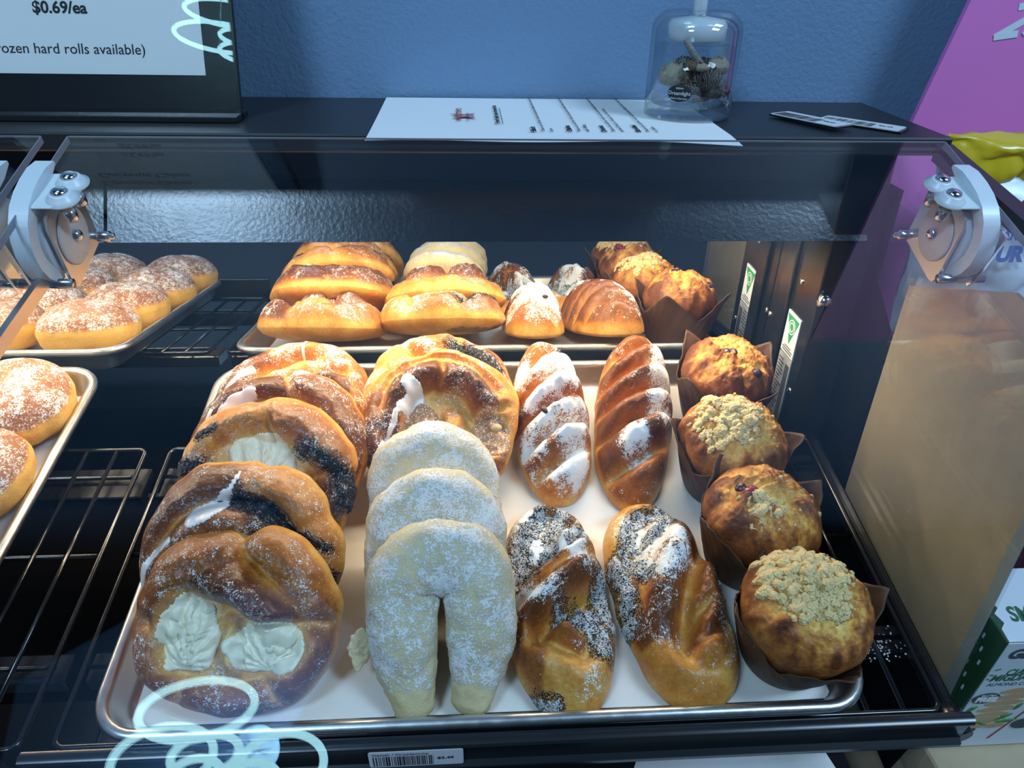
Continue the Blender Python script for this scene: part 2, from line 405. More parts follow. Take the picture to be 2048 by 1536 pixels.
class Bun:
    """closed loaf: a disc-like grid (top and underside) whose top height is built from strands of dough"""
    def __init__(s, R, aspect, h, hb, nth=220, nr=84, nb=12, edge=4.0, outline=0.05, seed=0, power=2.0, bow=0.0, base=.30, notch=()):
        s.R, s.seed, s.nth = R, seed, nth
        th = np.arange(nth) * 2 * np.pi / nth
        c, sn = np.cos(th), np.sin(th)
        # superellipse outline, half-length R along y, R*aspect along x
        rad = 1.0 / (np.abs(c / aspect) ** power + np.abs(sn) ** power) ** (1 / power)
        circ = np.stack([c, sn, np.zeros(nth)], 1)
        rad = rad * (1 + outline * pn(circ, 1.6, seed + .5) + outline * .4 * pn(circ, 4, seed + 1.5))
        for a0, dp, wd in notch:
            da = (th - math.radians(a0) + np.pi) % (2 * np.pi) - np.pi; rad = rad * (1 - dp * np.exp(-(da / math.radians(wd)) ** 2))
        rt = np.sin(np.linspace(0, 1, nr + 1)[1:] * np.pi / 2)
        rb = np.linspace(1, 0, nb + 1)[1:-1]
        rho = np.concatenate([rt, rb]); top = np.concatenate([np.ones(nr, bool), np.zeros(nb - 1, bool)])
        X = (rho[:, None] * rad * c).ravel(); Y = (rho[:, None] * rad * sn).ravel()
        s.rho = np.concatenate([np.repeat(rho, nth), [0, 0]]); s.top = np.concatenate([np.repeat(top, nth), [True, False]])
        s.U = np.concatenate([np.stack([X, Y], 1), [[0, 0], [0, 0]]])          # unit coordinates, y along the length
        n = nth; k = len(rho); F = []
        i = np.arange(n); j = (i + 1) % n
        for r in range(k - 1): F.append(np.stack([r * n + i, (r + 1) * n + i, (r + 1) * n + j, r * n + j], 1))
        s.F4 = np.concatenate(F); ct, cb = k * n, k * n + 1
        s.F3 = [(ct, a, b) for a, b in zip(i, j)] + [((k - 1) * n + a, cb, (k - 1) * n + b) for a, b in zip(i, j)]
        s.edge = np.sqrt(np.clip(1 - s.rho ** edge, 0, 1)); s.h, s.hb = h, hb
        s.N3 = np.stack([s.U[:, 0], s.U[:, 1], np.zeros(len(s.U))], 1)
        s.H = np.full(len(s.U), base); s.B = np.full(len(s.U), .22); s.rank = np.zeros(len(s.U))
        s.G = np.zeros(len(s.U)); s.P = np.zeros(len(s.U)); s.bow = bow
    def strand(s, pts, w, h=1.0, toast=.7, k=11.0):
        d, t = segdist(s.U, pts); q = np.clip(1 - (d / w) ** 2, 0, 1)
        tap = .55 + .45 * np.sin(np.pi * np.clip(t * .86 + .07, 0, 1)) ** .6
        z = h * np.sqrt(q) * tap + .05 * pn(s.N3, 9, s.seed + len(pts)) * (q > 0)
        new = (np.clip(s.H, 0, 9) ** k + np.clip(z, 0, 9) ** k) ** (1 / k)
        wgt = sst(z - s.H, -.08, .06); s.H = new
        s.B = s.B * (1 - wgt) + wgt * (toast * (q ** .55) + .12 * (1 - q))
        return s
    def crease(s, pts, w=.045, depth=.34, pale=.16):
        d, t = segdist(s.U, pts); tap = np.sin(np.pi * np.clip(t * .8 + .1, 0, 1)) ** .5
        g = np.exp(-(d / w) ** 2) * tap; g2 = np.exp(-(d / (w * 1.9)) ** 2) * tap
        s.H = np.maximum(s.H - depth * (.65 * g + .35 * g2), .12); s.B = s.B * (1 - .75 * g) + .75 * g * pale
        return s
    def pit(s, c, r, depth, pale=.1):
        d = np.hypot((s.U[:, 0] - c[0]) / r[0], (s.U[:, 1] - c[1]) / r[1]); m = 1 - sst(d, .72, 1.12)
        s.H = s.H * (1 - m) + (s.H * .4 + depth * .6) * m; ring = sst(d, .75, .95) * (1 - sst(d, 1.0, 1.3))
        s.B = s.B * (1 - .6 * ring) + .6 * ring * pale
        return d
    def finish(s, rough=.05, rim=.27, smooth=2, belly=2.6):
        n_ = s.nth; k_ = (len(s.H) - 2) // n_
        G_ = s.H[:k_ * n_].reshape(k_, n_)
        for _ in range(smooth):
            up = np.vstack([G_[:1], G_[:-1]]); dn = np.vstack([G_[1:], G_[-1:]])
            G_ = .4 * G_ + .15 * (up + dn + np.roll(G_, 1, 1) + np.roll(G_, -1, 1))
        s.H[:k_ * n_] = G_.ravel(); s.H[k_ * n_] = G_[0].mean()
        s.H = s.H + rough * fbm(s.N3, 5, s.seed, 3) + rough * .3 * fbm(s.N3, 22, s.seed + 5, 2)
        z = np.where(s.top, s.H * s.h * s.edge, -s.hb * np.sqrt(np.clip(1 - s.rho ** belly, 0, 1)))
        s.V = np.stack([s.U[:, 0] * s.R, s.U[:, 1] * s.R, z + s.bow * (s.U[:, 1] ** 2) * s.R], 1)
        side = sst(s.rho, .945, .997); rv = rim + .16 * fbm(s.N3, 3.2, s.seed + 11, 2)
        s.B = np.where(s.top, s.B * (1 - side) + rv * side, rv * sst(s.rho, .3, .97) + .12); s.G = s.G * (1 - .85 * side) * s.top
        s.P = s.P * s.top
        s.normals()
        return s
    def normals(s):
        V = s.V; f = s.F4; nrm = np.cross(V[f[:, 2]] - V[f[:, 0]], V[f[:, 3]] - V[f[:, 1]])
        N = np.zeros_like(V)
        for k in range(4): np.add.at(N, f[:, k], nrm)
        s.N = N / (np.linalg.norm(N, axis=1)[:, None] + 1e-15)
        if s.N[s.top][:, 2].mean() < 0: s.N = -s.N
    def mask(s): return np.clip(np.stack([s.B, s.G, s.P], 1), 0, 1)
    def dough(s, mat, parent, name='dough'):
        return mobj(name, s.V, s.F4.tolist() + s.F3, mat, parent, True, s.mask())
    def patch(s, m, off, mat, parent, name, minf=8, merge=True):
        """skin of the cells where m>0 lifted by off: a layer lying on the dough"""
        ok = (m[s.F4] > 0).all(1) & s.top[s.F4].all(1); f = s.F4[ok]
        if len(f) == 0: return None
        lab = np.arange(len(m))
        for _ in range(400):                      # connected pieces
            lo = lab[f].min(1); l2 = lab.copy()
            for k in range(4): np.minimum.at(l2, f[:, k], lo)
            l2 = l2[l2]
            if (l2 == lab).all(): break
            lab = l2
        fl = lab[f[:, 0]]; u_, c_ = np.unique(fl, return_counts=True); big = u_[c_ >= minf]
        if len(big) == 0: return None
        main = u_[np.argmax(c_)]; fl = np.where(np.isin(fl, big), fl, main if merge else -1)
        return [s._piece(f[fl == q], off, mat, parent, name) for q in big]
    def _piece(s, f, off, mat, parent, name):
        ids = np.unique(f); mp = np.full(len(s.V), -1); mp[ids] = np.arange(len(ids))
        V = s.V[ids] + s.N[ids] * off[ids][:, None]
        e = np.concatenate([f[:, [0, 1]], f[:, [1, 2]], f[:, [2, 3]], f[:, [3, 0]]])
        key = np.sort(e, 1); u, inv, cnt = np.unique(key, axis=0, return_inverse=True, return_counts=True)
        be = e[cnt[inv.ravel()] == 1]
        bi = np.unique(be); low = {b: len(ids) + k for k, b in enumerate(bi)}
        V = np.vstack([V, s.V[bi] - s.N[bi] * .0008])
        F = mp[f].tolist() + [(mp[b], mp[a], low[a], low[b]) for a, b in be]
        return mobj(name, V, F, mat, parent, True)
    def drizzle(s, runs, parent, wob=.25):
        m = np.full(len(s.U), -1.0); o = np.zeros(len(s.U))
        for pts, w in runs:
            d, t = segdist(s.U, pts); ww = w * (1 + wob * pn(s.N3, 7, s.seed + 9))
            q = 1 - (d / ww) ** 2; m = np.maximum(m, q); o = np.maximum(o, np.sqrt(np.clip(q, 0, 1)) * (.0004 + .0045 * w))
        s.patch(m, o, M_icing, parent, 'icing_drizzle')
    def cheese(s, spots, parent, name='cheese_filling', mat=None, ridge=.0012):
        for (c, r) in spots:
            dx, dy = (s.U[:, 0] - c[0]) / r[0], (s.U[:, 1] - c[1]) / r[1]
            a = np.arctan2(dx, dy + .8); d = np.hypot(dx, dy) * (1 + .18 * pn(s.N3, 4, s.seed + 4))
            q = 1 - d; o = .0045 * np.sqrt(np.clip(q, 0, 1)) + ridge * np.sin(a * 17 + 2 * pn(s.N3, 3, s.seed)) * np.clip(q * 3, 0, 1) + .0010 * pn(s.N3, 8, s.seed + 2)
            s.patch(q, o, mat or M_cheese, parent, name)
    def poppy(s, runs, parent, mat=None, thick=.0016, name='poppy_seed_filling'):
        m = np.full(len(s.U), -1.0)
        for pts, w in runs:
            d, t = segdist(s.U, pts); q = 1 - d / w; m = np.maximum(m, q)
        g = .7 * fbm(s.N3, 14, s.seed + 6, 2) + .5 * pn(s.N3, 44, s.seed + 7); mm = m - .30 + .75 * g
        rough = .5 + .9 * np.abs(pn(s.N3, 55, s.seed + 8)) + .5 * pn(s.N3, 26, s.seed)
        s.patch(mm, thick * np.clip(rough, .1, 2) * np.clip(mm * 4 + .3, .2, 1), mat or M_poppy, parent, name, 40, False)
        s.P = np.maximum(s.P, np.clip(m * .8 + .50, 0, .9))

def dust(s, amt, sc=3, seed=0, lo=0.0):
    n = fbm(s.N3, sc, s.seed + seed, 3) * .5 + .5
    s.G = np.maximum(s.G, np.clip(lo + amt * sst(n, .25, .75), 0, 1)); return s

def shelf_M(u, v, w, tilt=0.0, rot=0.0, roll=0.0):
    return SH @ Matrix.Translation((u, v, w)) @ Matrix.Rotation(math.radians(rot), 4, 'Z') @ Matrix.Rotation(math.radians(tilt), 4, 'X') @ Matrix.Rotation(math.radians(roll), 4, 'Y')

def danish(name, label, M, spec, R=.0585, asp=1.06, h=.036, hb=.013, seed=1, dustamt=.24):
    M = M @ Matrix.Translation((0, 0, .004))
    root = empty(name, M); tag(root, label, 'pastry', 'danishes on the paper-lined baking sheet')
    b = Bun(R, asp, h, hb, seed=seed, edge=3.2, outline=.07, power=2.25, notch=spec.get('notch', ()))
    for st in spec.get('strands', []): b.strand(*st)
    for c, r in spec.get('cheese', []) + spec.get('jam', []): b.pit(c, r, .30)
    for cr in spec.get('creases', []): b.crease(*cr)
    dust(b, dustamt, 3.4, 2, .22)
    b.finish()
    if 'poppy' in spec: b.poppy(spec['poppy'], root)
    if 'cheese' in spec: b.cheese(spec['cheese'], root)
    if 'jam' in spec: b.cheese(spec['jam'], root, 'apple_filling', M_jam, .0003)
    if 'icing' in spec: b.drizzle(spec['icing'], root)
    b.dough(M_crust, root)
    return root, b

# ---------------------------------------------------------------- the room
def structure(name, mb, mat):
    o = mb.build(name, mat); o['kind'] = 'structure'; return o
structure('wall_back', MB().box((-3, .372, -1.0), (3, .47, 2.4)), M_wall)
structure('floor', MB().box((-3, -3.2, -1.05), (3, .372, -1.0)), plain('dark_floor_tile', (.06, .06, .065), .4))
structure('ceiling', MB().box((-3, -3.2, 2.3), (3, .372, 2.4)), plain('dark_open_ceiling', (.012, .016, .024), .8))
# added pale raft over the ring lamp, outlined to make the lid's reflected haze
structure('added_raft_1', MB().prism([(-.47, -.218), (-.353, -.055), (-.28, .06), (-.40, .17), (-.72, .15), (-1.02, -.02), (-1.02, -.9), (-.95, -.9)], 'Z', 1.75, 1.80),
          plain('added_haze_raft', (.30, .46, .70), .7))

structure('wall_front', MB().box((-3, -3.3, -1.0), (3, -3.2, 2.4)), plain('dark_shop_wall', (.05, .06, .08), .8))
M_glow = emis('lamp_glow', (.42, .86, 1.0), 11.0)
def ring_lamp(name, label, rings, ztop, tk=.0076):
    c = np.mean([r[:3] for r in rings], 0); root = empty(name, loc=tuple(c)); tag(root, label, 'ceiling lamp')
    for x, y, z, nx, ny, nz, rad in rings:
        n = Vector((nx, ny, nz)); M = Matrix.Translation(Vector((x, y, z)) - Vector(c)) @ n.to_track_quat('Z', 'Y').to_matrix().to_4x4()
        pr = [(rad + tk * math.cos(a), tk * math.sin(a)) for a in np.linspace(0, 2 * math.pi, 13)]
        MB().lathe(pr, 64, M).build('ring', M_glow, root, True)
        MB().tube([tuple(M @ Vector((rad, 0, 0))), (0, 0, ztop - c[2])], .0012, 6).build('suspension_wire', M_steel, root, True)
    area_light('added_up_light', (c[0], c[1], c[2] + .12), .22, .22, 1.8, (.22, .52, 1.0), (math.pi, 0, 0))  # added up-light above the rings, put in to brighten the raft
    MB().lathe([(0, 0), (.05, 0), (.05, .02), (0, .02)], 32, Matrix.Translation((0, 0, ztop - c[2] - .02))).build('ceiling_rose', M_steel, root)
ring_lamp('ring_lamp', 'cluster of glowing ring lamps mirrored in the clear lid', [
    (-.5195, -.0958, 1.45, .0564, .8606, -.5061, .0999), (-.571, -.1769, 1.45, .1055, .7949, -.5975, .0851),
    (-.4961, -.1742, 1.45, .0673, .8416, -.536, .0582), (-.3584, -.1961, 1.45, .0893, .7445, -.6616, .075),
    (-.5102, -.2155, 1.45, .1473, .6895, -.7091, .0471), (-.4104, -.2276, 1.45, .1193, .6957, -.7083, .0494)], 1.75)
ring_lamp('ring_lamp', 'cluster of glowing ring lamps mirrored in the black sign holder', [
    (-.6935, -1.4413, 1.1801, .2074, .6232, .754, .1218), (-.7183, -1.4614, 1.1184, .2084, .6105, .7641, .134),
    (-.6574, -1.4731, 1.1231, .1985, .6382, .7439, .0712), (-.6371, -1.4928, 1.0842, .1868, .6225, .76, .0984)], 2.3, .0062)

# ---------------------------------------------------------------- display case
case = empty('bakery_display_case', loc=(0, .3, -.13)); tag(case, 'black bakery display case with a clear tilting lid and mirror back', 'display case')
OFF = Matrix.Translation((0, -.3, .13))
def part(name, mb, mat, parent=case, smooth=False):
    mb.V = [tuple(OFF @ Vector(v)) for v in mb.V]
    o = mb.build(name, mat, parent, smooth); return o
part('top_panel', MB().box((-.86, .235, .263), (.3205, .3695, .275), bev=.0012), M_shelf)
part('mirror_back', MB().box((-.82, .334, -.11), (.262, .340, .235)), M_mirror)
part('back_panel', MB().box((-.86, .3405, -.13), (.3205, .3695, .2625)), M_black)
for x0, x1 in ((-.262, .288), (-.815, -.2645)):
    # lamp housing: a leaning face below a set-back upper part
    part('lamp_housing', MB().prism([(.2505, .197), (.2735, .2335), (.2755, .2350), (.2755, .2625), (.310, .2625), (.310, .197)], 'X', x0, x1), M_valance)
    part('lamp_diffuser', MB().box((x0 + .03, .272, .1940), (x1 - .03, .286, .1968)), emis('warm_led', (1, .78, .45), 6.0))
# end post of the bay with its label plates
part('end_post', MB().box((.2625, .253, -.11), (.2955, .340, .2625), bev=.001), M_black)
part('slotted_upright', MB().box((.2590, .297, -.06), (.2624, .316, .200), bev=.0008), M_black)
lab = part('approval_sticker', MB().box((.2615, .2685, .085), (.2624, .2935, .122)), M_plasticlabel)
def side(M4, y, z, flip=1):        # frame on the post: x to the customer's right (towards -y), y up, normal to -x
    return OFF @ Matrix(((0, 0, -1, .2614), (-1, 0, 0, y), (0, 1, 0, z), (0, 0, 0, 1)))
tri = MB().prism([(-.0112, .0165), (.0112, .0165), (0, -.008)], 'Z', 0, .0002, side(0, .281, .103)); tri.build('triangle_mark', M_green, lab)
rg = MB()
for r_ in (.0062, .0038): rg.lathe([(r_ - .0006, .0002), (r_ - .0006, .0004), (r_ + .0003, .0004), (r_ + .0003, .0002)], 24, side(0, .281, .103) @ Matrix.Translation((0, .0075, 0)))
rg.build('ring_mark', M_plasticlabel, lab)
ln = MB()
for k, w_ in enumerate((.012, .020, .018)): ln.box((-w_ / 2, -.0105 - k * .0022, 0), (w_ / 2, -.0112 - k * .0022, .0003), side(0, .281, .103))
ln.build('small_print', M_inkgrey, lab)
pl_ = part('data_plate', MB().box((.2615, .2685, .012), (.2624, .2935, .0835)), M_grey_card)
ln = MB(); r0 = random.Random(3)
for k in range(20):
    y0 = .0795 - k * .0033; ln.box((-.0105, y0 - .047 + .047, 0), (-.0105 + r0.uniform(.006, .014), y0 - .0012, .0003), side(0, .281, 0))
ln.box((.0035, .02, 0), (.0105, .078, .0002), side(0, .281, 0)); ln.build('small_print', M_inkgrey, pl_)
part('thumb_screw', MB().lathe([(0, -.012), (.003, -.012), (.003, -.006), (.0055, -.005), (.006, 0), (.0045, .003), (0, .0035)], 24, Matrix.Translation((.266, .2475, .148)) @ Matrix.Rotation(math.radians(110), 4, 'X')), M_steel, smooth=True)
for y_, z_ in ((.285, .150), (.330, .10), (.262, .06)):
    part('screw', MB().lathe([(0, .0016), (.002, .0014), (.0030, .0004), (.0030, 0)], 20, Matrix(((0, 0, -1, .2624), (0, 1, 0, y_), (1, 0, 0, z_), (0, 0, 0, 1)))), M_steel, smooth=True)
for x_ in (.262, -.24):
    part('screw', MB().lathe([(0, .0016), (.002, .0014), (.0030, .0004), (.0030, 0)], 20, Matrix.Translation((x_, .2755, .2480)) @ Matrix.Rotation(math.radians(90), 4, 'X')), M_black, smooth=True)
part('grey_edge_strip', MB().prism([(.0335, -.12), (.0415, -.12), (.0415, .184), (.0335, .182)], 'X', .3008, .3016), plain('grey_edge_tape', (.30, .32, .31), .5))
part('kraft_shade_sheet', MB().prism([(.209, -.12), (.209, .135), (.250, .165), (.250, .235), (.345, .235), (.345, -.12)], 'X', .3008, .3050), M_dark)  # dark sheet added where shade falls on the kraft card beside the post
# clear end panel and the divider between the bays
part('side_panel', MB().prism([(.03, -.12), (.2535, -.12), (.2535, .231), (.203, .227), (.10, .200), (.03, .182)], 'X', .2965, .3005), M_acryl_edge)
part('lift_arm', MB().prism([(.145, .222), (.145, .214), (.02, .186), (.02, .194)], 'X', -.2475, -.2440), M_steel_dull)
lid_n = Vector((0, -.3085, .9512)); lid_d = Vector((0, -.9512, -.3085))
def lid_M(x, y):                     # frame on the lid: x along the case, y down the slope towards the customer, z out
    return Matrix(((1, 0, 0, x), (0, -.9512, -.3085, y), (0, -.3085, .9512, .279 - (.205 - y) * .32433), (0, 0, 0, 1)))
for x0, x1 in ((-.246, .295), (-.815, -.2618)):
    part('clear_lid', MB().box((x0, 0, -.004), (x1, .385, 0), lid_M(0, .205)), M_acryl)
    part('polished_lid_edge', MB().box((x0, -.0006, -.0010), (x1, -.0001, 0), lid_M(0, .205)).box((x0 - .0006, 0, -.004), (x0 - .0001, .385, 0), lid_M(0, .205)).box((x1 + .0001, 0, -.004), (x1 + .0006, .385, 0), lid_M(0, .205)), M_lidedge)
# dark arms that carry the top at the right-hand end
part('side_arm', MB().prism([(.2345, .2710), (.2345, .2600), (.03, .2202), (.03, .2312)], 'X', .3085, .3205), M_shelf)
# lid hinges
def hinge(sx, xw, xp):
    """sx: +1 at the right-hand end; xw: middle of the milky bracket; xp: steel plate plane"""
    h = empty('lid_hinge'); h.parent = case
    cy, cz = .158, .2345
    wd = .010
    prof = []
    # bracket: along the lid, round the front and down below the pivot
    path = [(.171, .2722), (.160, .2686), (.148, .2645), (.138, .2605), (.1295, .2555), (.1235, .2490), (.1205, .2415), (.1205, .2345), (.1230, .2275), (.1280, .2215), (.1350, .2170), (.1430, .2150)]
    P = np.array(path); P[:, 0] = .171 - (.171 - P[:, 0]) * .83; d = np.gradient(P, axis=0); d /= np.linalg.norm(d, axis=1)[:, None]; nrm = np.stack([-d[:, 1], d[:, 0]], 1)
    th = np.array([.0010, .0036] + [.0042] * 8 + [.0040, .0020])[:, None]
    poly = [tuple(p) for p in P + nrm * th] + [tuple(p) for p in (P - nrm * th)[::-1]]
    b = MB(); n = len(P)
    xa, xb = xw - wd / 2, xw + wd / 2
    b.prism(poly, 'X', xa, xb)
    br = auto_smooth(part('bracket', b, M_white_plastic, h), 40)
    part('drum', MB().lathe([(0, 0), (.0205, 0), (.0215, .001), (.0215, .0052), (.0205, .0060), (0, .0060)], 48, Matrix.Translation((xw, cy, cz)) @ Matrix.Rotation(math.radians(-90 * sx), 4, 'Y')), M_white_plastic, h, True)
    tri = [(cy + .0285, cz - .0100), (cy + .0275, cz - .0135), (cy + .0240, cz - .0150), (cy - .0060, cz - .0270), (cy - .0100, cz - .0272), (cy - .0135, cz - .0240), (cy - .0220, cz + .0100), (cy - .0210, cz + .0160), (cy - .0160, cz + .0200), (cy + .0060, cz + .0275), (cy + .0150, cz + .0270), (cy + .0200, cz + .0205)]
    if True: part('steel_plate', MB().prism(tri, 'X', min(xp, xp - sx * .0018), max(xp, xp - sx * .0018)), M_steel_dull, h)
    Rx_ = Matrix.Rotation(math.radians(-90 * sx), 4, 'Y')
    part('disc', MB().lathe([(0, .0012), (.0158, .0012), (.0168, .0004), (.0168, 0)], 48, Matrix.Translation((xp - sx * .002, cy, cz)) @ Rx_), M_disc, h, True)
    part('pivot_screw', MB().lathe([(0, .004), (.002, .0037), (.0034, .0022), (.0038, 0)], 28, Matrix.Translation((xp - sx * .003, cy, cz)) @ Rx_), M_steel, h, True)
    part('stop_pin', MB().lathe([(0, .012), (.0018, .0115), (.002, .009), (.0032, .009), (.0032, 0)], 24, Matrix.Translation((xp - sx * .001, cy + .0255, cz - .0095)) @ Rx_), M_steel, h, True)
    part('link_pin', MB().tube([(xw + sx * .016, cy - .018, cz - .022), (xp - sx * .004, cy - .018, cz - .022)], .0028, 20), M_steel, h, True)
    part('link_plate', MB().prism([(cy - .014, cz - .022), (cy - .018, cz - .027), (cy - .023, cz - .022), (cy - .036, cz + .010), (cy - .030, cz + .012)], 'X', xw + sx * .007, xw + sx * .0085), M_steel, h)
    for y_ in (.157, .143):
        Ml = lid_M(xp - sx * .010, y_)
        part('screw_seat', MB().lathe([(0, .0002), (.0088, .0002), (.0092, .0012), (.0068, .0026), (.0058, .0048), (.0050, .0054), (0, .0054)], 40, Ml), M_white_plastic, h, True)
        part('screw_head', MB().lathe([(0, .0078), (.002, .0076), (.0040, .0066), (.0045, .0053), (0, .0053)], 28, Ml), M_steel, h, True)
        part('nut', MB().lathe([(0, -.0125), (.0030, -.0125), (.0036, -.0115), (.0036, -.0055), (0, -.0055)], 16, Ml), M_steel, h, True)
    part('lid_seat', MB().box((-.0165 if sx < 0 else -.002, -.014, .0001), (.002 if sx < 0 else .0165, .018, .0018), lid_M(xp - sx * .010, .152), bev=.0006), M_white_plastic, h)
    return h
hinge(1, .2868, .2780)
hinge(-1, -.2450, -.2365)
hinge(1, -.2700, -.2790)
# shelf carcass: tilted with the wire racks
def spart(name, mb, mat, smooth=False, parent=case):
    mb.V = [tuple(SH @ Vector(v)) for v in mb.V]; return part(name, mb, mat, parent, smooth)
for x0, x1 in ((-.2555, .2945), (-.815, -.2685)):
    spart('support_bar', MB().box((x0, .205, -.046), (x1, .236, -.0345), bev=.001), M_black)
    spart('support_bar', MB().box((x0, .054, -.046), (x1, .074, -.0345), bev=.001), M_black)
    spart('under_tray', MB().box((x0, .075, -.150), (x1, .30, -.145)), M_dark)
spart('side_runner', MB().box((.2835, -.004, -.040), (.2900, .30, -.0245), bev=.0015), M_black)
spart('side_skirt', MB().box((.2905, .018, -.140), (.2935, .30, -.0300)), M_dark)
spart('runner_end', MB().tube([(.2868, -.004, -.032), (.2868, .014, -.032)], .0088, 20), M_black, True)
for x0, x1 in ((-.258, .283), (-.815, -.272)):
    rail = MB().prism([(-.0015, -.0035), (-.0050, -.0020), (-.0080, -.0035), (-.0085, -.0062), (-.0062, -.0085), (-.0072, -.0250), (-.0104, -.0268), (-.0108, -.0300), (-.0085, -.0325), (-.003, -.0330), (-.0012, -.0290)], 'X', x0, x1)
    auto_smooth(spart('price_rail', rail, M_rail), 50)

# ---------------------------------------------------------------- wire racks
def rack(u0, u1, label, gaps, extra):
    root = empty('wire_rack', SH @ Matrix.Translation(((u0 + u1) / 2, .0, -.0265))); tag(root, label, 'wire rack', 'wire racks in the case')
    uc = (u0 + u1) / 2; a, b = u0 - uc, u1 - uc; r = .006
    def rr(z):
        p = []
        for cx, cy, a0 in ((b - r, .249 - r, 0), (a + r, .249 - r, 90), (a + r, .010 + r, 180), (b - r, .010 + r, 270)):
            for k in range(7):
                t = math.radians(a0 + 15 * k); p.append((cx + r * math.cos(t), cy + r * math.sin(t), z))
        return p
    MB().tube(rr(0), .0019, 10, True).build('frame', M_wire, root, True)
    w = MB(); n = max(1, round((b - a) / .0232)); 
    for k in range(1, n): x = a + (b - a) * k / n; w.tube([(x, .010, 0), (x, .249, 0)], .0016, 8)
    w.build('wires', M_wire, root, True)
    c = MB()
    for y in (.062, .147, .222): c.tube([(a, y, -.0034), (b, y, -.0034)], .0018, 8)
    c.build('cross_wires', M_wire, root, True)
rack(-.2545, .2805, 'black wire rack under the baking sheet of danishes and muffins', 0, 0)
rack(-.812, -.2745, 'black wire rack under the baking sheet of doughnuts', 0, 0)

# ---------------------------------------------------------------- baking sheets
def rrect(x0, x1, y0, y1, r, n=9):
    p = []
    for cx, cy, a0 in ((x1 - r, y1 - r, 0), (x0 + r, y1 - r, 90), (x0 + r, y0 + r, 180), (x1 - r, y0 + r, 270)):
        for k in range(n):
            t = math.radians(a0 + 90 * k / (n - 1)); p.append((cx + r * math.cos(t), cy + r * math.sin(t)))
    return p
def sheet_pan(u0, u1, v0, v1, label, seed):
    root = empty('baking_sheet', SH @ Matrix.Translation(((u0 + u1) / 2, (v0 + v1) / 2, 0))); tag(root, label, 'baking sheet', 'aluminium baking sheets')
    w, d = (u1 - u0) / 2, (v1 - v0) / 2
    prof = [(.020, -.0215), (.0155, -.0205), (.0125, -.0165), (.0085, -.004), (.0078, -.0012), (.0060, .0006), (.0035, .0008), (.0014, -.0004), (.0004, -.0028), (.0012, -.0050), (.0034, -.0060), (.0058, -.0052), (.0070, -.006), (.0105, -.0168), (.0140, -.0218), (.020, -.0226)]
    V = []; F = []
    rings = []
    for ins, z in prof:
        q = rrect(-w + ins, w - ins, -d + ins, d - ins, max(.006, .030 - ins)); rings.append(len(V)); V += [(x, y, z) for x, y in q]
    n = len(q)
    for k in range(len(prof) - 1):
        for i in range(n): j = (i + 1) % n; F.append((rings[k] + i, rings[k] + j, rings[k + 1] + j, rings[k + 1] + i))
    F.append(tuple(rings[0] + i for i in range(n))); F.append(tuple(rings[-1] + i for i in range(n))[::-1])
    mb = MB(); mb.V = V; mb.F = F; auto_smooth(mb.build('pan', M_alu, root), 45)
def parchment(u0, u1, v0, v1, label, seed):
    nx, ny = 60, 44; V = []; F = []
    cx, cy = (u0 + u1) / 2, (v0 + v1) / 2
    g = np.array([[x, y, 0] for y in np.linspace(v0, v1, ny) for x in np.linspace(u0, u1, nx)])
    z = .0007 * pn(g, 14, seed) + .0004 * pn(g, 40, seed)
    g[:, 2] = -.0202 + np.maximum(z, -.0006); g -= np.array([cx, cy, -.0202])
    m = len(g); F = [(j * nx + i, j * nx + i + 1, (j + 1) * nx + i + 1, (j + 1) * nx + i) for j in range(ny - 1) for i in range(nx - 1)]
    low = g - np.array([0, 0, .0003]); V = np.vstack([g, low]); F += [tuple(m + q for q in f[::-1]) for f in F]
    o = mobj('baking_paper', V, F, M_parch, None, True, None, SH @ Matrix.Translation((cx, cy, -.0202))); tag(o, label, 'baking paper', 'baking papers lining the sheets')
sheet_pan(-.2285, .2285, 0, .327, 'aluminium baking sheet holding danishes, twists and muffins', 1)
parchment(-.2110, .2110, .0175, .309, 'white baking paper under the danishes, twists and muffins', 2)
sheet_pan(-.781, -.324, 0, .327, 'aluminium baking sheet of sugar-dusted doughnuts at the left', 3)
parchment(-.7635, -.3415, .0175, .309, 'white baking paper under the sugar-dusted doughnuts', 4)
# ---------------------------------------------------------------- danishes
danish('cheese_danish', 'front danish with two pools of pale cheese filling, nearest the lamp reflection', shelf_M(-.148, .0625, .0195, 42), dict(
    strands=[([(-.84, .10), (-.74, .52), (-.30, .74), (.02, .62)], .34, .96, .72), ([(-.30, .52), (.10, .40), (.42, .16), (.52, .02)], .27, 1.06, .95),
             ([(.12, .84), (.50, .74), (.84, .40), (.92, .05)], .33, .98, .60),
             ([(-.94, .10), (-.96, -.35), (-.72, -.70)], .26, .85, .66), ([(.92, .0), (.88, -.45), (.50, -.76)], .30, .90, .74),
             ([(-.70, -.72), (0, -.86), (.50, -.78)], .26, .84, .72), ([(-.02, .02), (.0, -.55)], .12, .62, .30)],
    creases=[([(.02, .96), (.10, .72), (.36, .44), (.60, .22)], .05, .40), ([(-.86, -.02), (-.98, .10)], .05, .3), ([(.55, -.02), (.80, -.02), (1.0, -.06)], .05, .30), ([(.34, -.62), (.5, -.9)], .05, .28), ([(-.52, -.6), (-.66, -.86)], .05, .28)],
    notch=[(86, .07, 7), (176, .04, 8)],
    cheese=[((-.47, -.08), (.31, .42)), ((.36, -.24), (.42, .30))]), R=.0545, seed=11, asp=1.14, dustamt=.26)
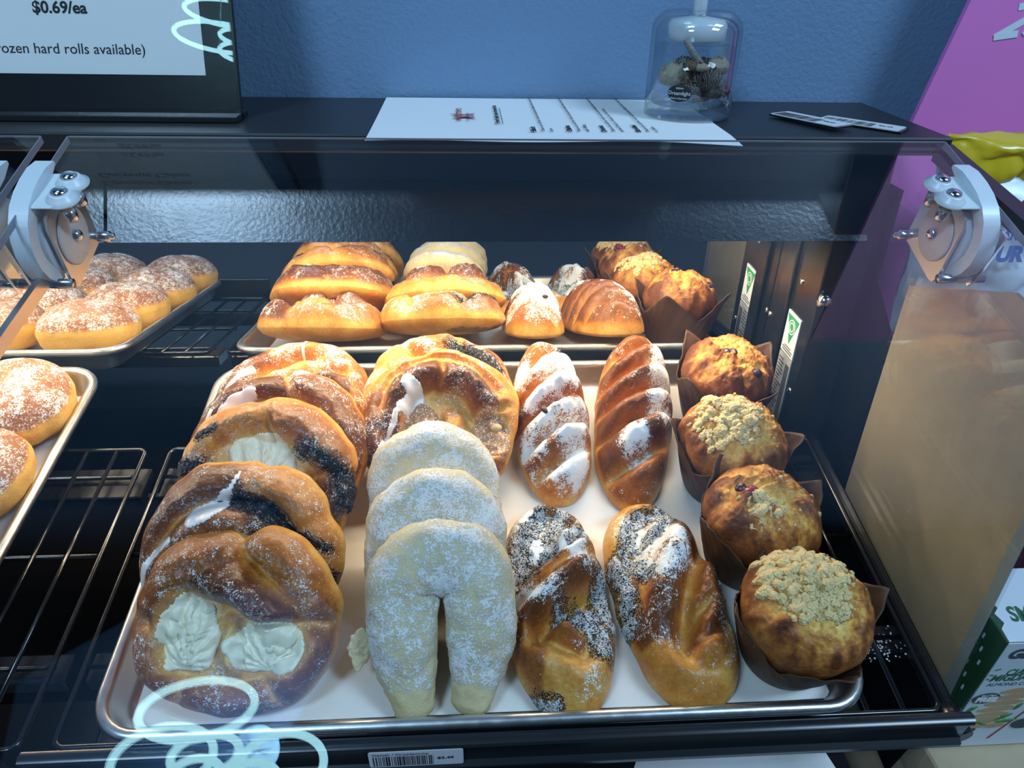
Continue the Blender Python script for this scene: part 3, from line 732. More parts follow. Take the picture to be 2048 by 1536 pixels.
danish('poppy_danish', 'iced danish with a dark line of poppy seeds, second from the front', shelf_M(-.156, .109, .0215, 42, 3), dict(
    strands=[([(-.95, -.30), (-.84, .30), (-.34, .76), (.02, .74)], .33, .98, .86), ([(.06, .80), (.54, .62), (.86, .14), (.94, -.30)], .24, .92, .50),
             ([(-.78, -.12), (-.40, .30), (.0, .36), (.22, .14)], .25, 1.02, .74), ([(.02, .46), (.38, .24), (.56, -.15), (.58, -.5)], .20, 1.02, .92),
             ([(-.85, -.4), (-.4, -.75), (.3, -.8), (.8, -.45)], .3, .8, .6), ([(-.3, -.1), (.1, -.1)], .2, .7, .4)],
    creases=[([(-.86, .05), (-.52, .46), (-.10, .58), (.08, .54)], .045, .34), ([(.02, .56), (.34, .46), (.60, .14), (.76, -.15), (.92, -.34)], .055, .42), ([(.24, .20), (.34, .02), (.40, -.2)], .05, .4)],
    notch=[(72, .06, 7), (20, .05, 7)],
    poppy=[([(-.02, .60), (.30, .48), (.56, .16), (.74, -.10), (.95, -.32)], .10), ([(.74, .16), (.95, .0)], .06)],
    icing=[([(-1.0, -.30), (-.88, .0), (-.64, .22)], .045), ([(-.38, .42), (-.20, .50), (-.08, .60)], .10), ([(-.08, .60), (.04, .86)], .035)]), seed=12)
danish('cheese_poppy_danish', 'danish with one pale cheese pool and poppy-seed edges, third from the front', shelf_M(-.150, .168, .0215, 38, -4), dict(
    strands=[([(-.96, .0), (-.90, .34), (-.62, .64)], .24, .84, .30), ([(-.60, .62), (-.20, .84), (.12, .84)], .26, 1.0, .46),
             ([(-.02, .74), (.40, .68), (.76, .34), (.84, .05)], .28, 1.04, .66), ([(.92, .05), (.92, -.35), (.60, -.72)], .34, 1.02, .90),
             ([(-.95, -.26), (-.66, -.30), (-.44, -.52)], .24, .95, .76), ([(-.5, -.7), (.1, -.82), (.5, -.7)], .3, .85, .6)],
    creases=[([(-.04, .96), (-.02, .74), (.10, .54)], .045, .36), ([(.56, .06), (.80, .12), (1.0, .10)], .05, .34), ([(-.98, -.10), (-.70, -.06), (-.52, -.16)], .06, .36)],
    notch=[(100, .05, 7), (5, .05, 6)],
    cheese=[((-.06, .12), (.44, .46))],
    poppy=[([(-.98, .10), (-.76, .10), (-.50, -.10)], .16), ([(-.80, .48), (-.60, .62)], .06), ([(.44, .38), (.72, .28), (.92, .04), (.98, -.24)], .13)]), seed=13)
danish('iced_danish', 'dark brown iced danish behind the one with poppy-seed edges', shelf_M(-.151, .206, .0125, 27, 2), dict(
    strands=[([(-.95, -.25), (-.74, .38), (-.24, .76), (.10, .74)], .32, 1.0, .98), ([(.10, .82), (.60, .56), (.90, .0), (.88, -.4)], .33, 1.02, .84),
             ([(-.66, -.04), (-.24, .32), (.20, .34), (.50, .0)], .27, .95, .96), ([(-.8, -.4), (0, -.8), (.7, -.5)], .3, .85, .7)],
    creases=[([(-.78, .10), (-.40, .50), (.05, .56), (.34, .40), (.56, .10)], .05, .36), ([(.04, .96), (.16, .66), (.3, .5)], .045, .36)],
    icing=[([(-.70, .08), (-.54, .42), (-.30, .62)], .08), ([(-.90, .0), (-.74, .40)], .035)]), R=.061, seed=14)
danish('iced_danish', 'glazed braided danish with a pale middle, furthest back in its row', shelf_M(-.152, .268, -.0010, 16, 4), dict(
    strands=[([(-.95, -.25), (-.80, .36), (-.40, .74)], .34, 1.0, .88), ([(-.40, .74), (.20, .88), (.66, .62)], .28, .95, .50),
             ([(.54, .62), (.88, .25), (.90, -.25)], .28, .95, .55), ([(-.48, .16), (-.05, .28), (.28, .50)], .20, .85, .36),
             ([(.14, .04), (.52, .12), (.84, .0)], .22, 1.02, .86), ([(-.52, -.22), (-.08, -.06), (.2, -.42)], .24, .98, .86), ([(-.8, -.45), (-.2, -.86), (.5, -.75)], .30, .85, .6)],
    creases=[([(-.62, .12), (-.40, .44), (.0, .60), (.4, .62)], .05, .36), ([(-.3, .06), (.1, .16), (.4, .34), (.7, .3)], .05, .36), ([(.06, -.1), (.14, .1)], .05, .36)],
    icing=[([(-.96, -.10), (-.76, .18), (-.54, .40)], .04), ([(-.20, .05), (.12, .22), (.32, .30)], .07), ([(.1, .6), (.16, .9)], .025)]), seed=15, dustamt=.38)
_, bA = danish('apple_danish', 'danish with two pockets of brown apple filling and a trail of icing', shelf_M(-.033, .232, .0130, 28), dict(
    strands=[([(-.62, -.10), (-.54, .34), (-.14, .62), (.14, .58)], .25, 1.02, .94), ([(.02, .60), (.36, .50), (.60, .20), (.66, .04)], .23, 1.12, 1.02), ([(-.80, .34), (-.34, .86), (.28, .88), (.80, .46)], .26, .92, .46),
             ([(-.78, .25), (-.92, -.25), (-.76, -.66)], .27, .98, .84), ([(.16, .0), (.24, -.20), (.34, -.54)], .17, .70, .40),
             ([(.84, .36), (.94, -.05)], .22, .88, .40), ([(.90, -.45), (.62, -.74), (.2, -.8)], .30, .9, .74), ([(-.6, -.7), (-.2, -.85), (.2, -.75)], .28, .85, .6)],
    creases=[([(-.74, .14), (-.60, .56), (-.10, .84), (.40, .72), (.76, .30)], .05, .34), ([(.0, .40), (.06, .60), (.02, .76)], .04, .3), ([(.60, -.04), (.80, .10), (.98, .12)], .05, .3)],
    jam=[((-.22, -.16), (.25, .40)), ((.64, -.26), (.26, .30))],
    icing=[([(-.38, .40), (-.30, .24), (-.42, .10)], .11), ([(-.38, .14), (-.54, .02), (-.58, -.14), (-.76, -.50)], .045)]), R=.0590, seed=16)
_nb = MB().lathe([(0, .003), (.002, .0028), (.0042, .0014), (.0046, 0), (.003, -.001)], 12, Matrix.Translation((.043, -.010, .0165)) @ Matrix.Diagonal((1, .75, 1, 1))).build('nut_piece', M_nut, _, True)
danish('poppy_nut_danish', 'pale danish with a poppy-seed corner behind the apple danish', shelf_M(-.036, .268, .0045, 18, -3), dict(
    strands=[([(-.90, -.2), (-.82, .34), (-.44, .76)], .32, .95, .34), ([(-.44, .70), (.06, .88), (.40, .76)], .30, 1.0, .56), ([(.34, .74), (.78, .48), (.92, .0)], .26, .95, .66),
             ([(-.5, .1), (0, .4), (.4, .2)], .3, .9, .5), ([(-.8, -.4), (0, -.8), (.8, -.4)], .32, .9, .5)],
    creases=[([(-.6, .9), (-.42, .62), (-.1, .5)], .05, .36), ([(.2, .95), (.36, .66), (.6, .3)], .05, .36)],
    poppy=[([(.22, .66), (.54, .50), (.80, .22)], .16)]), R=.0590, seed=17, dustamt=.36)

# ---------------------------------------------------------------- white sugared horseshoes
def horseshoe(M, label, seed, gap=.0028, crumb=False):
    root = empty('sugared_horseshoe', M); tag(root, label, 'pastry', 'white sugared horseshoes')
    pts = []; rad = []
    for t in np.linspace(0, 1, 90):
        if t < .34: q = t / .34; pts.append((-.0160 - .0070 * min(1, q * 1.6) ** .8, -.050 + .064 * q)); rad.append(.0115 + .0105 * min(1, q * 1.7) ** .9)
        elif t < .66:
            a = math.pi * (1 - (t - .34) / .32); pts.append((.0232 * math.cos(a), .014 + .0215 * math.sin(a))); rad.append(.0222 + .0012 * math.sin(a))
        else: q = (1 - t) / .34; pts.append((.0175 + .0060 * min(1, q * 1.5) ** .8, -.048 + .062 * q)); rad.append(.0125 + .0095 * min(1, q * 1.6) ** .9)
    P = np.array(pts); m = len(P); n = 56
    T = np.gradient(P, axis=0); T /= np.linalg.norm(T, axis=1)[:, None]; N = np.stack([-T[:, 1], T[:, 0]], 1)
    V = []; info = []
    cap = np.linspace(0, 1, 8)[:-1]
    rows = [(P[0] - T[0] * rad[0] * .8 * math.cos(c * math.pi / 2), N[0], rad[0] * math.sin(c * math.pi / 2) + 1e-5, 0.0) for c in cap]
    rows += [(P[i], N[i], rad[i], i / (m - 1)) for i in range(m)]
    rows += [(P[-1] + T[-1] * rad[-1] * .8 * math.cos(c * math.pi / 2), N[-1], rad[-1] * math.sin(c * math.pi / 2) + 1e-5, 1.0) for c in cap[::-1]]
    for c, nn, r, t in rows:
        for k in range(n):
            a = 2 * math.pi * k / n; dx = math.cos(a); dz = math.sin(a)
            V.append((c[0] + nn[0] * r * dx, c[1] + nn[1] * r * dx, r * dz * .72)); info.append(t)
    V = np.array(V); t = np.array(info)
    nz = fbm(V, 45, seed, 3); V0 = V.copy()
    cen = np.repeat(np.array([[c[0], c[1], 0] for c, *_ in rows]), n, 0); d = V - cen; L = np.linalg.norm(d, axis=1)[:, None] + 1e-9
    V = V + d / L * (.0030 * nz + .0008 * pn(V, 150, seed) + .0005 * pn(V, 420, seed))[:, None] * np.clip(L / .01, 0, 1)
    V[:, 0] += np.where((V[:, 1] < .012) & (np.abs(V[:, 0]) < .004), -np.sign(cen[:, 0]) * (.0008 - gap / 2), 0)
    F = [(r * n + k, r * n + (k + 1) % n, (r + 1) * n + (k + 1) % n, (r + 1) * n + k) for r in range(len(rows) - 1) for k in range(n)]
    F += [tuple(range(n))[::-1], tuple(range((len(rows) - 1) * n, len(rows) * n))]
    ends = np.clip((np.abs(t - .5) - .437 + .03 * nz) / .03, 0, 1); side = sst(V[:, 2], -.004, .008)
    mk = np.stack([.30 + .35 * nz + .2 * (V[:, 2] < -.006), np.clip((.60 + .42 * fbm(V, 42, seed + 3, 3)) * (.55 + .45 * side) * (1 - .75 * ends), 0, 1), 0 * t], 1)
    mobj('dough', V, F, M_sugar, root, True, np.clip(mk, 0, 1))
    if crumb:
        b = Bun(.012, .55, .004, .004, 40, 16, 5, seed=seed + 4, outline=.3); b.B[:] = .15; b.finish(.5)
        b.V = b.V + np.array([-.0500, -.018, -.006]); b.G[:] = .2; b.dough(M_sugar, root, 'torn_edge')
horseshoe(shelf_M(-.0290, .0570, .0225, 43), 'white sugared horseshoe pastry at the front of the sheet with its slit fully in view', 21, .003, True)
horseshoe(shelf_M(-.0330, .0985, .0225, 43, 2), 'white sugared horseshoe pastry in the middle of three', 22)
horseshoe(shelf_M(-.0355, .1430, .0205, 41, 3), 'white sugared horseshoe pastry leaning on the apple danish', 23)

# ---------------------------------------------------------------- twisted buns
def twist(name, label, M, R, asp, h, strands, seed, dustamt, poppy=(), raisins=(), mat=None, dusted=True, hb=.006, zones=(), power=2.3, lo=.10, creases=(), soft=4, kk=11):
    root = empty(name, M); tag(root, label, 'pastry', 'twisted buns beside the muffins')
    b = Bun(R, asp, h, hb, seed=seed, edge=2.6, outline=.05, power=power, nth=260, nr=100)
    b.H[:] = .42
    for st in strands: b.strand(*st, k=kk)
    for cr in creases: b.crease(*cr)
    n = fbm(b.N3, 3.4, seed + 2, 3) * .5 + .5; b.G = np.clip(lo + dustamt * sst(n, .30, .70), 0, 1)
    for c, r, a in zones:
        d = np.hypot((b.U[:, 0] - c[0]) / r[0], (b.U[:, 1] - c[1]) / r[1]); b.G = np.clip(b.G + a * (1 - sst(d, .4, 1.1)), 0, 1)
    b.finish(.05, .26, soft)
    b.G *= .45 + .55 * sst(b.N[:, 2], .0, .6)
    if poppy: b.poppy(poppy, root, M_poppy_dusted, .0011)
    b.dough(M_twist, root)
    for (x, y) in raisins:
        i = np.argmin(np.hypot(b.U[:, 0] - x, b.U[:, 1] - y) + 9 * (~b.top)); p = b.V[i] + b.N[i] * .0006
        MB().lathe([(0, .0020), (.0016, .0017), (.0030, .0006), (.0032, -.0004), (.002, -.0016)], 14, Matrix.Translation(tuple(p)) @ Matrix.Rotation(x * 9, 4, 'Z') @ Matrix.Diagonal((1.25, .7, .9, 1))).build('raisin', M_raisin, root, True)
    return root
twist('poppy_twist', 'sugar-dusted poppy-seed twist beside the front white horseshoe', shelf_M(.0455, .0865, -.0150, 1.5, 2.5), .0765, .46, .046, [
    ([(-.40, -.05), (-.43, .40), (-.22, .84)], .15, .92, .55), ([(-.16, .88), (.14, .92)], .12, .90, .5), ([(.22, .84), (.42, .62), (.43, .40)], .12, .90, .40), ([(.06, .34), (.20, .54)], .08, .96, .12),
    ([(.46, .54), (.20, .30), (-.12, .04), (-.36, -.10)], .13, 1.02, .70), ([(.47, .26), (.14, .04), (-.20, -.20), (-.42, -.30)], .17, 1.08, .92),
    ([(-.42, -.26), (-.40, -.52), (-.20, -.74)], .20, .98, .66), ([(-.28, -.60), (.04, -.84), (.30, -.80), (.44, -.48)], .24, .92, .30), ([(-.1, -.42), (.06, -.52)], .12, .95, .66)], 31, .40,
    poppy=[([(-.26, .12), (-.26, .46), (-.04, .78)], .13), ([(-.06, .26), (.02, .52), (.16, .80)], .12), ([(.16, .40), (.34, .60)], .08), ([(-.40, .26), (-.40, .0)], .08), ([(.48, .10), (.36, -.08), (.40, -.34)], .10), ([(.04, -.30), (.24, -.36), (.30, -.58)], .13), ([(.16, -.22), (.40, -.30)], .09), ([(-.36, -.86), (-.14, -.97)], .07)],
    soft=9, kk=6, zones=[((-.05, .5), (.42, .45), .40), ((-.16, -.14), (.3, .16), .45), ((.2, .3), (.3, .12), .30)],
    creases=[([(.42, .66), (.10, .34), (-.30, .04)], .05, .30), ([(.46, .40), (.10, .16), (-.30, -.14), (-.46, -.20)], .035, .26), ([(.47, .06), (.12, -.16), (-.10, -.34), (-.30, -.50)], .05, .34)])
twist('poppy_twist', 'sugar-dusted poppy-seed twist between the other poppy twist and the front muffin', shelf_M(.1205, .0845, -.0150, 1.5, 8), .0775, .46, .047, [
    ([(-.42, .02), (-.43, .45), (-.20, .84)], .13, .88, .22), ([(-.18, .86), (.10, .92), (.3, .82)], .12, .90, .36), ([(.0, .52), (.22, .66)], .09, .94, .30),
    ([(.40, .70), (.20, .42), (-.06, .08), (-.28, -.34)], .27, 1.06, .84),
    ([(.46, .22), (.26, -.14), (.06, -.54)], .25, 1.0, .74), ([(-.34, -.50), (-.18, -.82), (.1, -.92)], .22, .90, .40), ([(.44, -.34), (.40, -.62), (.16, -.90)], .28, .92, .34), ([(.06, -.56), (.12, -.74)], .26, .92, .50)], 32, .36,
    poppy=[([(-.28, .40), (-.08, .70), (.26, .80)], .10), ([(-.14, .40), (.14, .58), (.40, .70)], .09), ([(-.42, .34), (-.38, .02), (-.42, -.26)], .08), ([(-.28, .34), (-.20, .08)], .08), ([(.48, .06), (.48, -.20)], .09), ([(.44, -.10), (.47, -.34)], .10)],
    soft=12, kk=6, zones=[((-.02, .24), (.30, .36), .50), ((-.1, .6), (.3, .3), .3)],
    creases=[([(.34, .78), (.02, .42), (-.24, .04), (-.42, -.30)], .05, .30), ([(.48, .44), (.24, .10), (.0, -.30), (-.12, -.62)], .05, .22), ([(.0, -.44), (.10, -.34), (.24, -.26)], .04, .22)])
twist('raisin_twist', 'heavily sugared raisin twist beside the apple danish', shelf_M(.0570, .2480, -.0050, 10.5, 1), .0780, .40, .048, [
    ([(.24, .90), (-.10, .86), (-.32, .58)], .16, 1.0, .62), ([(.36, .68), (.06, .56), (-.34, .22)], .17, 1.0, .56), ([(.40, .38), (.04, .18), (-.38, -.10)], .17, 1.04, .88),
    ([(.40, .08), (.04, -.14), (-.40, -.38)], .17, 1.0, .74), ([(.38, -.22), (.08, -.42), (-.32, -.66)], .17, 1.0, .74), ([(.36, -.52), (.12, -.74), (-.20, -.90)], .18, .95, .52)], 33, .75,
    raisins=[(-.05, .30), (-.12, -.20), (.10, .62)], zones=[((.06, .46), (.3, .42), .50), ((0, -.25), (.25, .2), .45)], lo=.26,
    creases=[([(.38, .80), (.0, .70), (-.36, .40)], .045, .34), ([(.42, .52), (.04, .36), (-.38, .06)], .045, .36), ([(.42, .22), (.04, .02), (-.42, -.24)], .045, .36), ([(.42, -.08), (.06, -.28), (-.38, -.52)], .045, .36), ([(.38, -.38), (.10, -.58), (-.28, -.80)], .045, .34)])
twist('sugared_twist', 'long brown sugared twist between the raisin twist and the back muffin', shelf_M(.1255, .2475, -.0040, 10.5, -11), .0825, .385, .050, [
    ([(.22, .92), (-.08, .86), (-.30, .60)], .16, 1.0, .74), ([(.36, .76), (.08, .60), (-.34, .30)], .17, 1.0, .80), ([(.38, .48), (.10, .28), (-.38, -.02)], .17, 1.02, .82),
    ([(.38, .20), (.14, -.02), (-.34, -.26)], .18, 1.0, .76), ([(.38, -.08), (.12, -.36), (-.28, -.62)], .21, 1.06, .84), ([(.36, -.42), (.16, -.74), (-.06, -.92)], .21, .96, .70)], 34, .42,
    zones=[((.22, .2), (.2, .7), .55), ((.0, -.55), (.2, .2), .40)], 
    creases=[([(.34, .86), (.0, .74), (-.36, .46)], .035, .22), ([(.40, .62), (.10, .46), (-.38, .14)], .035, .24), ([(.40, .34), (.10, .14), (-.40, -.14)], .045, .36), ([(.40, .06), (.14, -.18), (-.34, -.44)], .035, .26), ([(.40, -.24), (.14, -.56), (-.20, -.80)], .045, .30)])

# ---------------------------------------------------------------- muffins
def lumps(P, n, rmin, rmax, seed, region):
    """height of a heap of small balls scattered in the region"""
    r = np.random.default_rng(seed); H = np.zeros(len(P)); k = 0; tries = 0
    while k < n and tries < n * 30:
        tries += 1; c = r.uniform(-1, 1, 2)
        if region(c) < r.uniform(0, 1): continue
        q = r.uniform(0, 1) ** 2 * (rmax - rmin) + rmin; d2 = ((P - c) ** 2).sum(1); H = np.maximum(H, np.sqrt(np.clip(q * q - d2, 0, None)) * 1.1); k += 1
    return H
def muffin(M, label, seed, R=.0385, crumb=None, berries=(), h=.034, brown=.55):
    root = empty('muffin', M); tag(root, label, 'muffin', 'muffins in brown paper cups')
    zt = .049
    b = Bun(R, 1.0, h, .034, nth=260, nr=110, seed=seed, edge=2.2, outline=.10)
    b.H[:] = .86; b.B[:] = .36
    L = fbm(b.N3, 1.7, seed, 3); L2 = fbm(b.N3, 4.2, seed + 1, 3); b.H += .26 * L + .15 * L2 + .06 * pn(b.N3, 11, seed) + .035 * pn(b.N3, 27, seed + 4)
    b.B = np.clip(brown * .75 + .60 * L2 + .40 * L - .25 * (1 - sst(np.hypot(*b.U.T), .0, .45)) + .35 * sst(b.rho, .55, .95), .02, 1)
    b.finish(.03, brown + .15, 2, 2.2)
    b.V[:, 2] += zt
    if crumb:
        (cx, cy), rr, n, mx = crumb
        nz = lambda c: .5 + .9 * float(pn(np.array([[c[0], c[1], .3]]), 2.6, seed + 21)[0])
        reg = lambda c: (1 - sst(np.hypot(c[0] - cx, c[1] - cy) / rr, .55, 1.15)) * min(1, max(0, nz(c) + .55))
        H = lumps(b.U, max(5, n // 7), .070, mx * 1.25, seed + 5, reg) * .8
        H = np.maximum(H, lumps(b.U, n, .035, .075, seed + 6, reg)); H = np.maximum(H, lumps(b.U, n * 4, .014, .034, seed + 7, reg))
        H = np.maximum(H, lumps(b.U, 40, .014, .036, seed + 8, lambda c: 1.0 if np.hypot(*c) < .84 else 0)) * R
        H = H * (1 + .25 * pn(b.N3, 40, seed))
        b.patch(np.where(H > .0003, H, -1), H * .92, M_crumb, root, 'crumble_topping', 16)
    b.dough(M_muffin, root, 'muffin_top')
    for (x, y, s_, kind) in berries:
        i = np.argmin(np.hypot(b.U[:, 0] - x, b.U[:, 1] - y) + 9 * (~b.top)); p = b.V[i] - b.N[i] * s_ * .45
        sph = Bun(s_, 1.0, s_ * .95, s_ * .95, 28, 12, 8, edge=2.0, outline=.12, seed=seed + int(90 * x)); sph.H[:] = 1; sph.finish(.08); sph.V = sph.V + p
        sph.dough(M_cherry if kind == 'c' else M_berry, root, 'cherry_piece' if kind == 'c' else 'blueberry')
    # tulip paper cup with four points
    n = 128; m = 22; V = []; ph = .5 + seed * .37
    for j in range(m):
        t = j / (m - 1)
        for k in range(n):
            a = 2 * math.pi * k / n; pk = abs(((a - ph) / (math.pi / 4)) % 2 - 1) ** 1.15; top = .038 + .027 * pk
            z = top * t; r = .0262 + .0134 * min(1, z / .042) ** .85 + .0085 * max(0, (z - .042) / .024) ** 1.2 * (.3 + pk)
            r += .0006 * math.sin(a * 11 + seed) * t + .0005 * math.sin(a * 27 + j * .7) * t
            V.append((r * math.cos(a), r * math.sin(a), z))
    V = np.array(V); c0 = np.array([[0, 0, .0003]])
    inner = V * np.array([.985, .985, 1]) + np.array([0, 0, .0004])
    F = [(j * n + k, j * n + (k + 1) % n, (j + 1) * n + (k + 1) % n, (j + 1) * n + k) for j in range(m - 1) for k in range(n)]
    o = m * n; F += [tuple(o + q for q in f[::-1]) for f in F]
    F += [((m - 1) * n + k, (m - 1) * n + (k + 1) % n, o + (m - 1) * n + (k + 1) % n, o + (m - 1) * n + k) for k in range(n)]
    F += [tuple(range(n))[::-1], tuple(o + k for k in range(n))]
    mobj('paper_cup', np.vstack([V, inner]), F, M_cup, root, True)
    return root
muffin(shelf_M(.1890, .0500, -.0195, 4, 10), 'crumble-topped muffin at the front right corner of the sheet', 41, .0392, ((-.06, .22), .70, 230, .10), brown=.45)
muffin(shelf_M(.1840, .1190, -.0195, 2, 95), 'muffin with red cherry pieces behind the front crumble-topped muffin', 42, .0392, ((-.34, .30), .34, 14, .13), [(.18, .50, .0042, 'b'), (.02, .42, .0046, 'c'), (.10, .30, .0052, 'c')], brown=.60)
muffin(shelf_M(.1850, .1930, -.0195, 2, 40), 'crumble-topped muffin between the cherry muffin and the blueberry muffin', 43, .0392, ((-.16, .16), .64, 190, .11), brown=.50)
muffin(shelf_M(.2020, .2660, -.0195, 3, 150), 'blueberry muffin at the back of the row with no crumble', 44, .0370, None, [(.15, .22, .0046, 'b'), (.02, .18, .0040, 'b'), (-.52, -.52, .0062, 'b'), (-.62, .35, .0044, 'b')], brown=.66)

# ---------------------------------------------------------------- doughnuts
protos = []
def donut_mesh(seed):
    b = Bun(.0445, 1.0, .031, .0245, nth=150, nr=60, nb=20, seed=seed, edge=2.3, outline=.05)
    b.H[:] = .92; b.H += .10 * fbm(b.N3, 1.8, seed, 3); b.B[:] = .84 + .20 * fbm(b.N3, 2.5, seed + 1, 2)
    b.finish(.02, .20); s_ = .8 * sst(b.rho, .975, 1.0); b.B = np.where(b.top, b.B * (1 - s_) + .22 * s_, .20 + .16 * fbm(b.N3, 3, seed + 8, 2) + .40 * sst(b.rho, .985, 1.0) + .5 * (1 - sst(b.rho, .6, .85)))
    b.G = np.where(b.top, np.clip(.50 + .26 * fbm(b.N3, 2.2, seed + 3, 2), 0, 1) * (1 - sst(b.rho, .97, 1.0)), 0)
    b.V[:, 2] += .0015 * np.where(b.top, sst(b.rho, .9, .97), 0) * pn(b.N3, 12, seed)
    me = mobj('doughnut', b.V, b.F4.tolist() + b.F3, M_donut, None, True, b.mask()); return me
where = ('back', 'second from the back', 'third from the back', 'front')
rows = ('along the right rim', 'in the second row from the right rim', 'in the third row from the right rim')
for c in range(3):
    for k in range(4):
        u = (-.3755, -.4650, -.5545)[c] + random.uniform(-.003, .003); v = (.264, .183, .101, .020)[k] + .008 + (.0, -.012, .006)[c]
        if len(protos) < 3: o = donut_mesh(60 + len(protos)); protos.append(o)
        else: o = protos[(c + k) % 3].copy(); COL.objects.link(o)
        o.matrix_world = shelf_M(u, v, .0055, random.uniform(-3, 5), random.uniform(0, 360) if k else 20 * c)
        tag(o, 'sugar-dusted round doughnut, %s one %s' % (where[k], rows[c]), 'doughnut', 'sugar-dusted doughnuts')
# ---------------------------------------------------------------- price labels
TOPZ = .2752
def price_tag(name, M, label, price, title, group=None, L=.0535, Hh=.0165, seed=1, th=.0006, dark=M_plasticlabel):
    root = empty(name, M); tag(root, label, 'price tag', group)
    q = rrect(-L / 2, L / 2, -Hh / 2, Hh / 2, .0016, 5)
    cd = MB().prism(q, 'Z', 0, th).build('card', dark, root)
    bc = MB(); barcode(bc, -L / 2 + .0022, L * .18, -Hh / 2 + .0010, Hh * .20, th, seed).build('barcode', M_ink, root)
    text('price', price, .0034, M_ink, root, Matrix.Translation((L * .22, -.0014, th)), 'LEFT', .00008, xs=1.25)
    if title: text('title', title, .0030, M_inkgrey, root, Matrix.Translation((-L / 2 + .0022, Hh * .27, th)), xs=1.2)
    return root
# in the rail, lying against its sloping face
_Mr = SH @ Matrix.Translation((-.0435, -.0082, -.0168)) @ Matrix.Rotation(math.radians(86), 4, 'X') @ Matrix.Rotation(math.radians(.3), 4, 'Z')
price_tag('price_tag', _Mr, 'price tag for the danishes in the front rail under the white horseshoes', '$2.49', 'Danish / Drozdzowka', None, seed=5)
def flat_M(x, y, z, rot): return Matrix.Translation((x, y, z)) @ Matrix.Rotation(math.radians(rot), 4, 'Z')
def top_tag(M, label, price, seed):
    root = price_tag('price_tag', M, label, price, None, 'spare price tags on the case top', .0565, .0195, seed, .0006)
    MB().box((-.0295, -.0092, -.0012), (.0305, .0086, -.0001)).build('black_backing', M_black, root)
top_tag(flat_M(.2377, .2800, TOPZ + .0030, -62.7) @ Matrix.Rotation(math.radians(-1), 4, 'Y'), 'spare price tag on the case top, the one lapped over the other beside the jar', '$3.29', 8)
top_tag(flat_M(.2735, .2740, TOPZ + .0013, -46.2), 'spare price tag on the case top, partly covered and nearer the pink board', '$2.49', 9)

# ---------------------------------------------------------------- sign holder
LEAN = math.radians(15)
Ms = Matrix.Translation((-.163, .2775, TOPZ + .0005)) @ Matrix.Rotation(-LEAN, 4, 'X')      # x right, y back, z up along the sign
sg = empty('sign_holder', Ms); tag(sg, 'black slanted sign holder with a white roll price sheet on the case top', 'sign')
MB().box((-.236, 0, 0), (0, .0035, .30), bev=.0006).build('black_backboard', M_black, sg)
MB().box((-.236, -.012, -.0005), (0, .016, .0035), Matrix.Rotation(LEAN, 4, 'X'), bev=.0006).build('foot', M_black, sg)
ps = MB().box((-.201, -.0007, .0275), (-.0215, -.0003, .298)).build('price_sheet', M_paper, sg)
MB().box((-.232, -.0042, .006), (-.0015, -.0012, .299), bev=.0004).build('clear_cover', clear('clear_cover', (.98, .99, .99), .05), sg)
SX = Matrix(((1, 0, 0, 0), (0, 0, -1, -.0008), (0, 1, 0, 0), (0, 0, 0, 1)))
def st(s, x, z, size, bold=0, al='CENTER'): text('lettering', s, size, M_ink, ps, Matrix.Translation((x, 0, z)) @ SX, al, bold, thick=.00008)
st('(Frozen hard rolls available)', -.1105, .0400, .0092); st('$0.69/ea', -.1105, .0645, .0100, .00025); st('Hard Rolls', -.1105, .0850, .0115, .00025)
st('Coconut Cakes', -.1300, .1900, .0125, .0002); st('$5.49/ea', -.1105, .1350, .0100, .00025)

# ---------------------------------------------------------------- paper with the price list, lying on the case top and curling over its front edge
x0, x1, y0, y1 = -.0725, .1660, .2105, .3670
nx, ny = 70, 40; g = []
for j in range(ny):
    for i in range(nx):
        a, b_ = i / (nx - 1), j / (ny - 1); x = x0 + (x1 - x0) * a; y = y0 + (y1 - y0) * b_
        over = max(0, .237 - y); z = TOPZ + .0006 + .0010 * (math.sin(a * 11) * .5 + .5) * max(0, 1 - b_ * 2.2) + .012 * over - .06 * over * max(0, (a - .75) / .25) ** 1.5
        g.append((x - .047, y - .29, z - TOPZ))
g = np.array(g); F = [(j * nx + i, j * nx + i + 1, (j + 1) * nx + i + 1, (j + 1) * nx + i) for j in range(ny - 1) for i in range(nx - 1)]
n_ = len(g); V = np.vstack([g, g - np.array([0, 0, .0002])]); F = F + [tuple(n_ + q for q in f[::-1]) for f in F]
pp = mobj('printed_sheet', V, F, M_paper, None, True); pp.location = (.047, .29, TOPZ)
tag(pp, 'white printed sheet lying on the case top under the glass jar', 'paper')
def pt(s, x, y, size, mat=M_inkgrey, bold=0, xs=1.0):   # reads with its lines running towards the wall
    text('print', s, size, mat, pp, Matrix.Translation((x - .047, y - .29, .0019)) @ Matrix.Rotation(math.radians(90), 4, 'Z'), 'LEFT', bold, xs=xs * 1.5, thick=.00004)
pt('NALEZTIN\'S', -.0130, .272, .0055, M_red_ink, .0001); pt('EST.  BAKERY', -.0075, .272, .0030); pt('_______', -.0050, .272, .0040)
MB().prism([(-.045, -.010), (-.035, -.006), (-.028, -.010), (-.031, 0), (-.028, .008), (-.036, .004), (-.046, .006), (-.040, -.002)], 'Z', .0018, .0019, Matrix.Translation((-.022, 0, 0))).build('emblem', plain('faded_red_ink', (.45, .22, .24), .7), pp)
pt('Fresh daily assortment list', .0130, .262, .0042, M_ink, .00012); MB().box((.0150 - .047, .262 - .29, .0018), (.0154 - .047, .320 - .29, .0019)).build('underline', M_ink, pp)
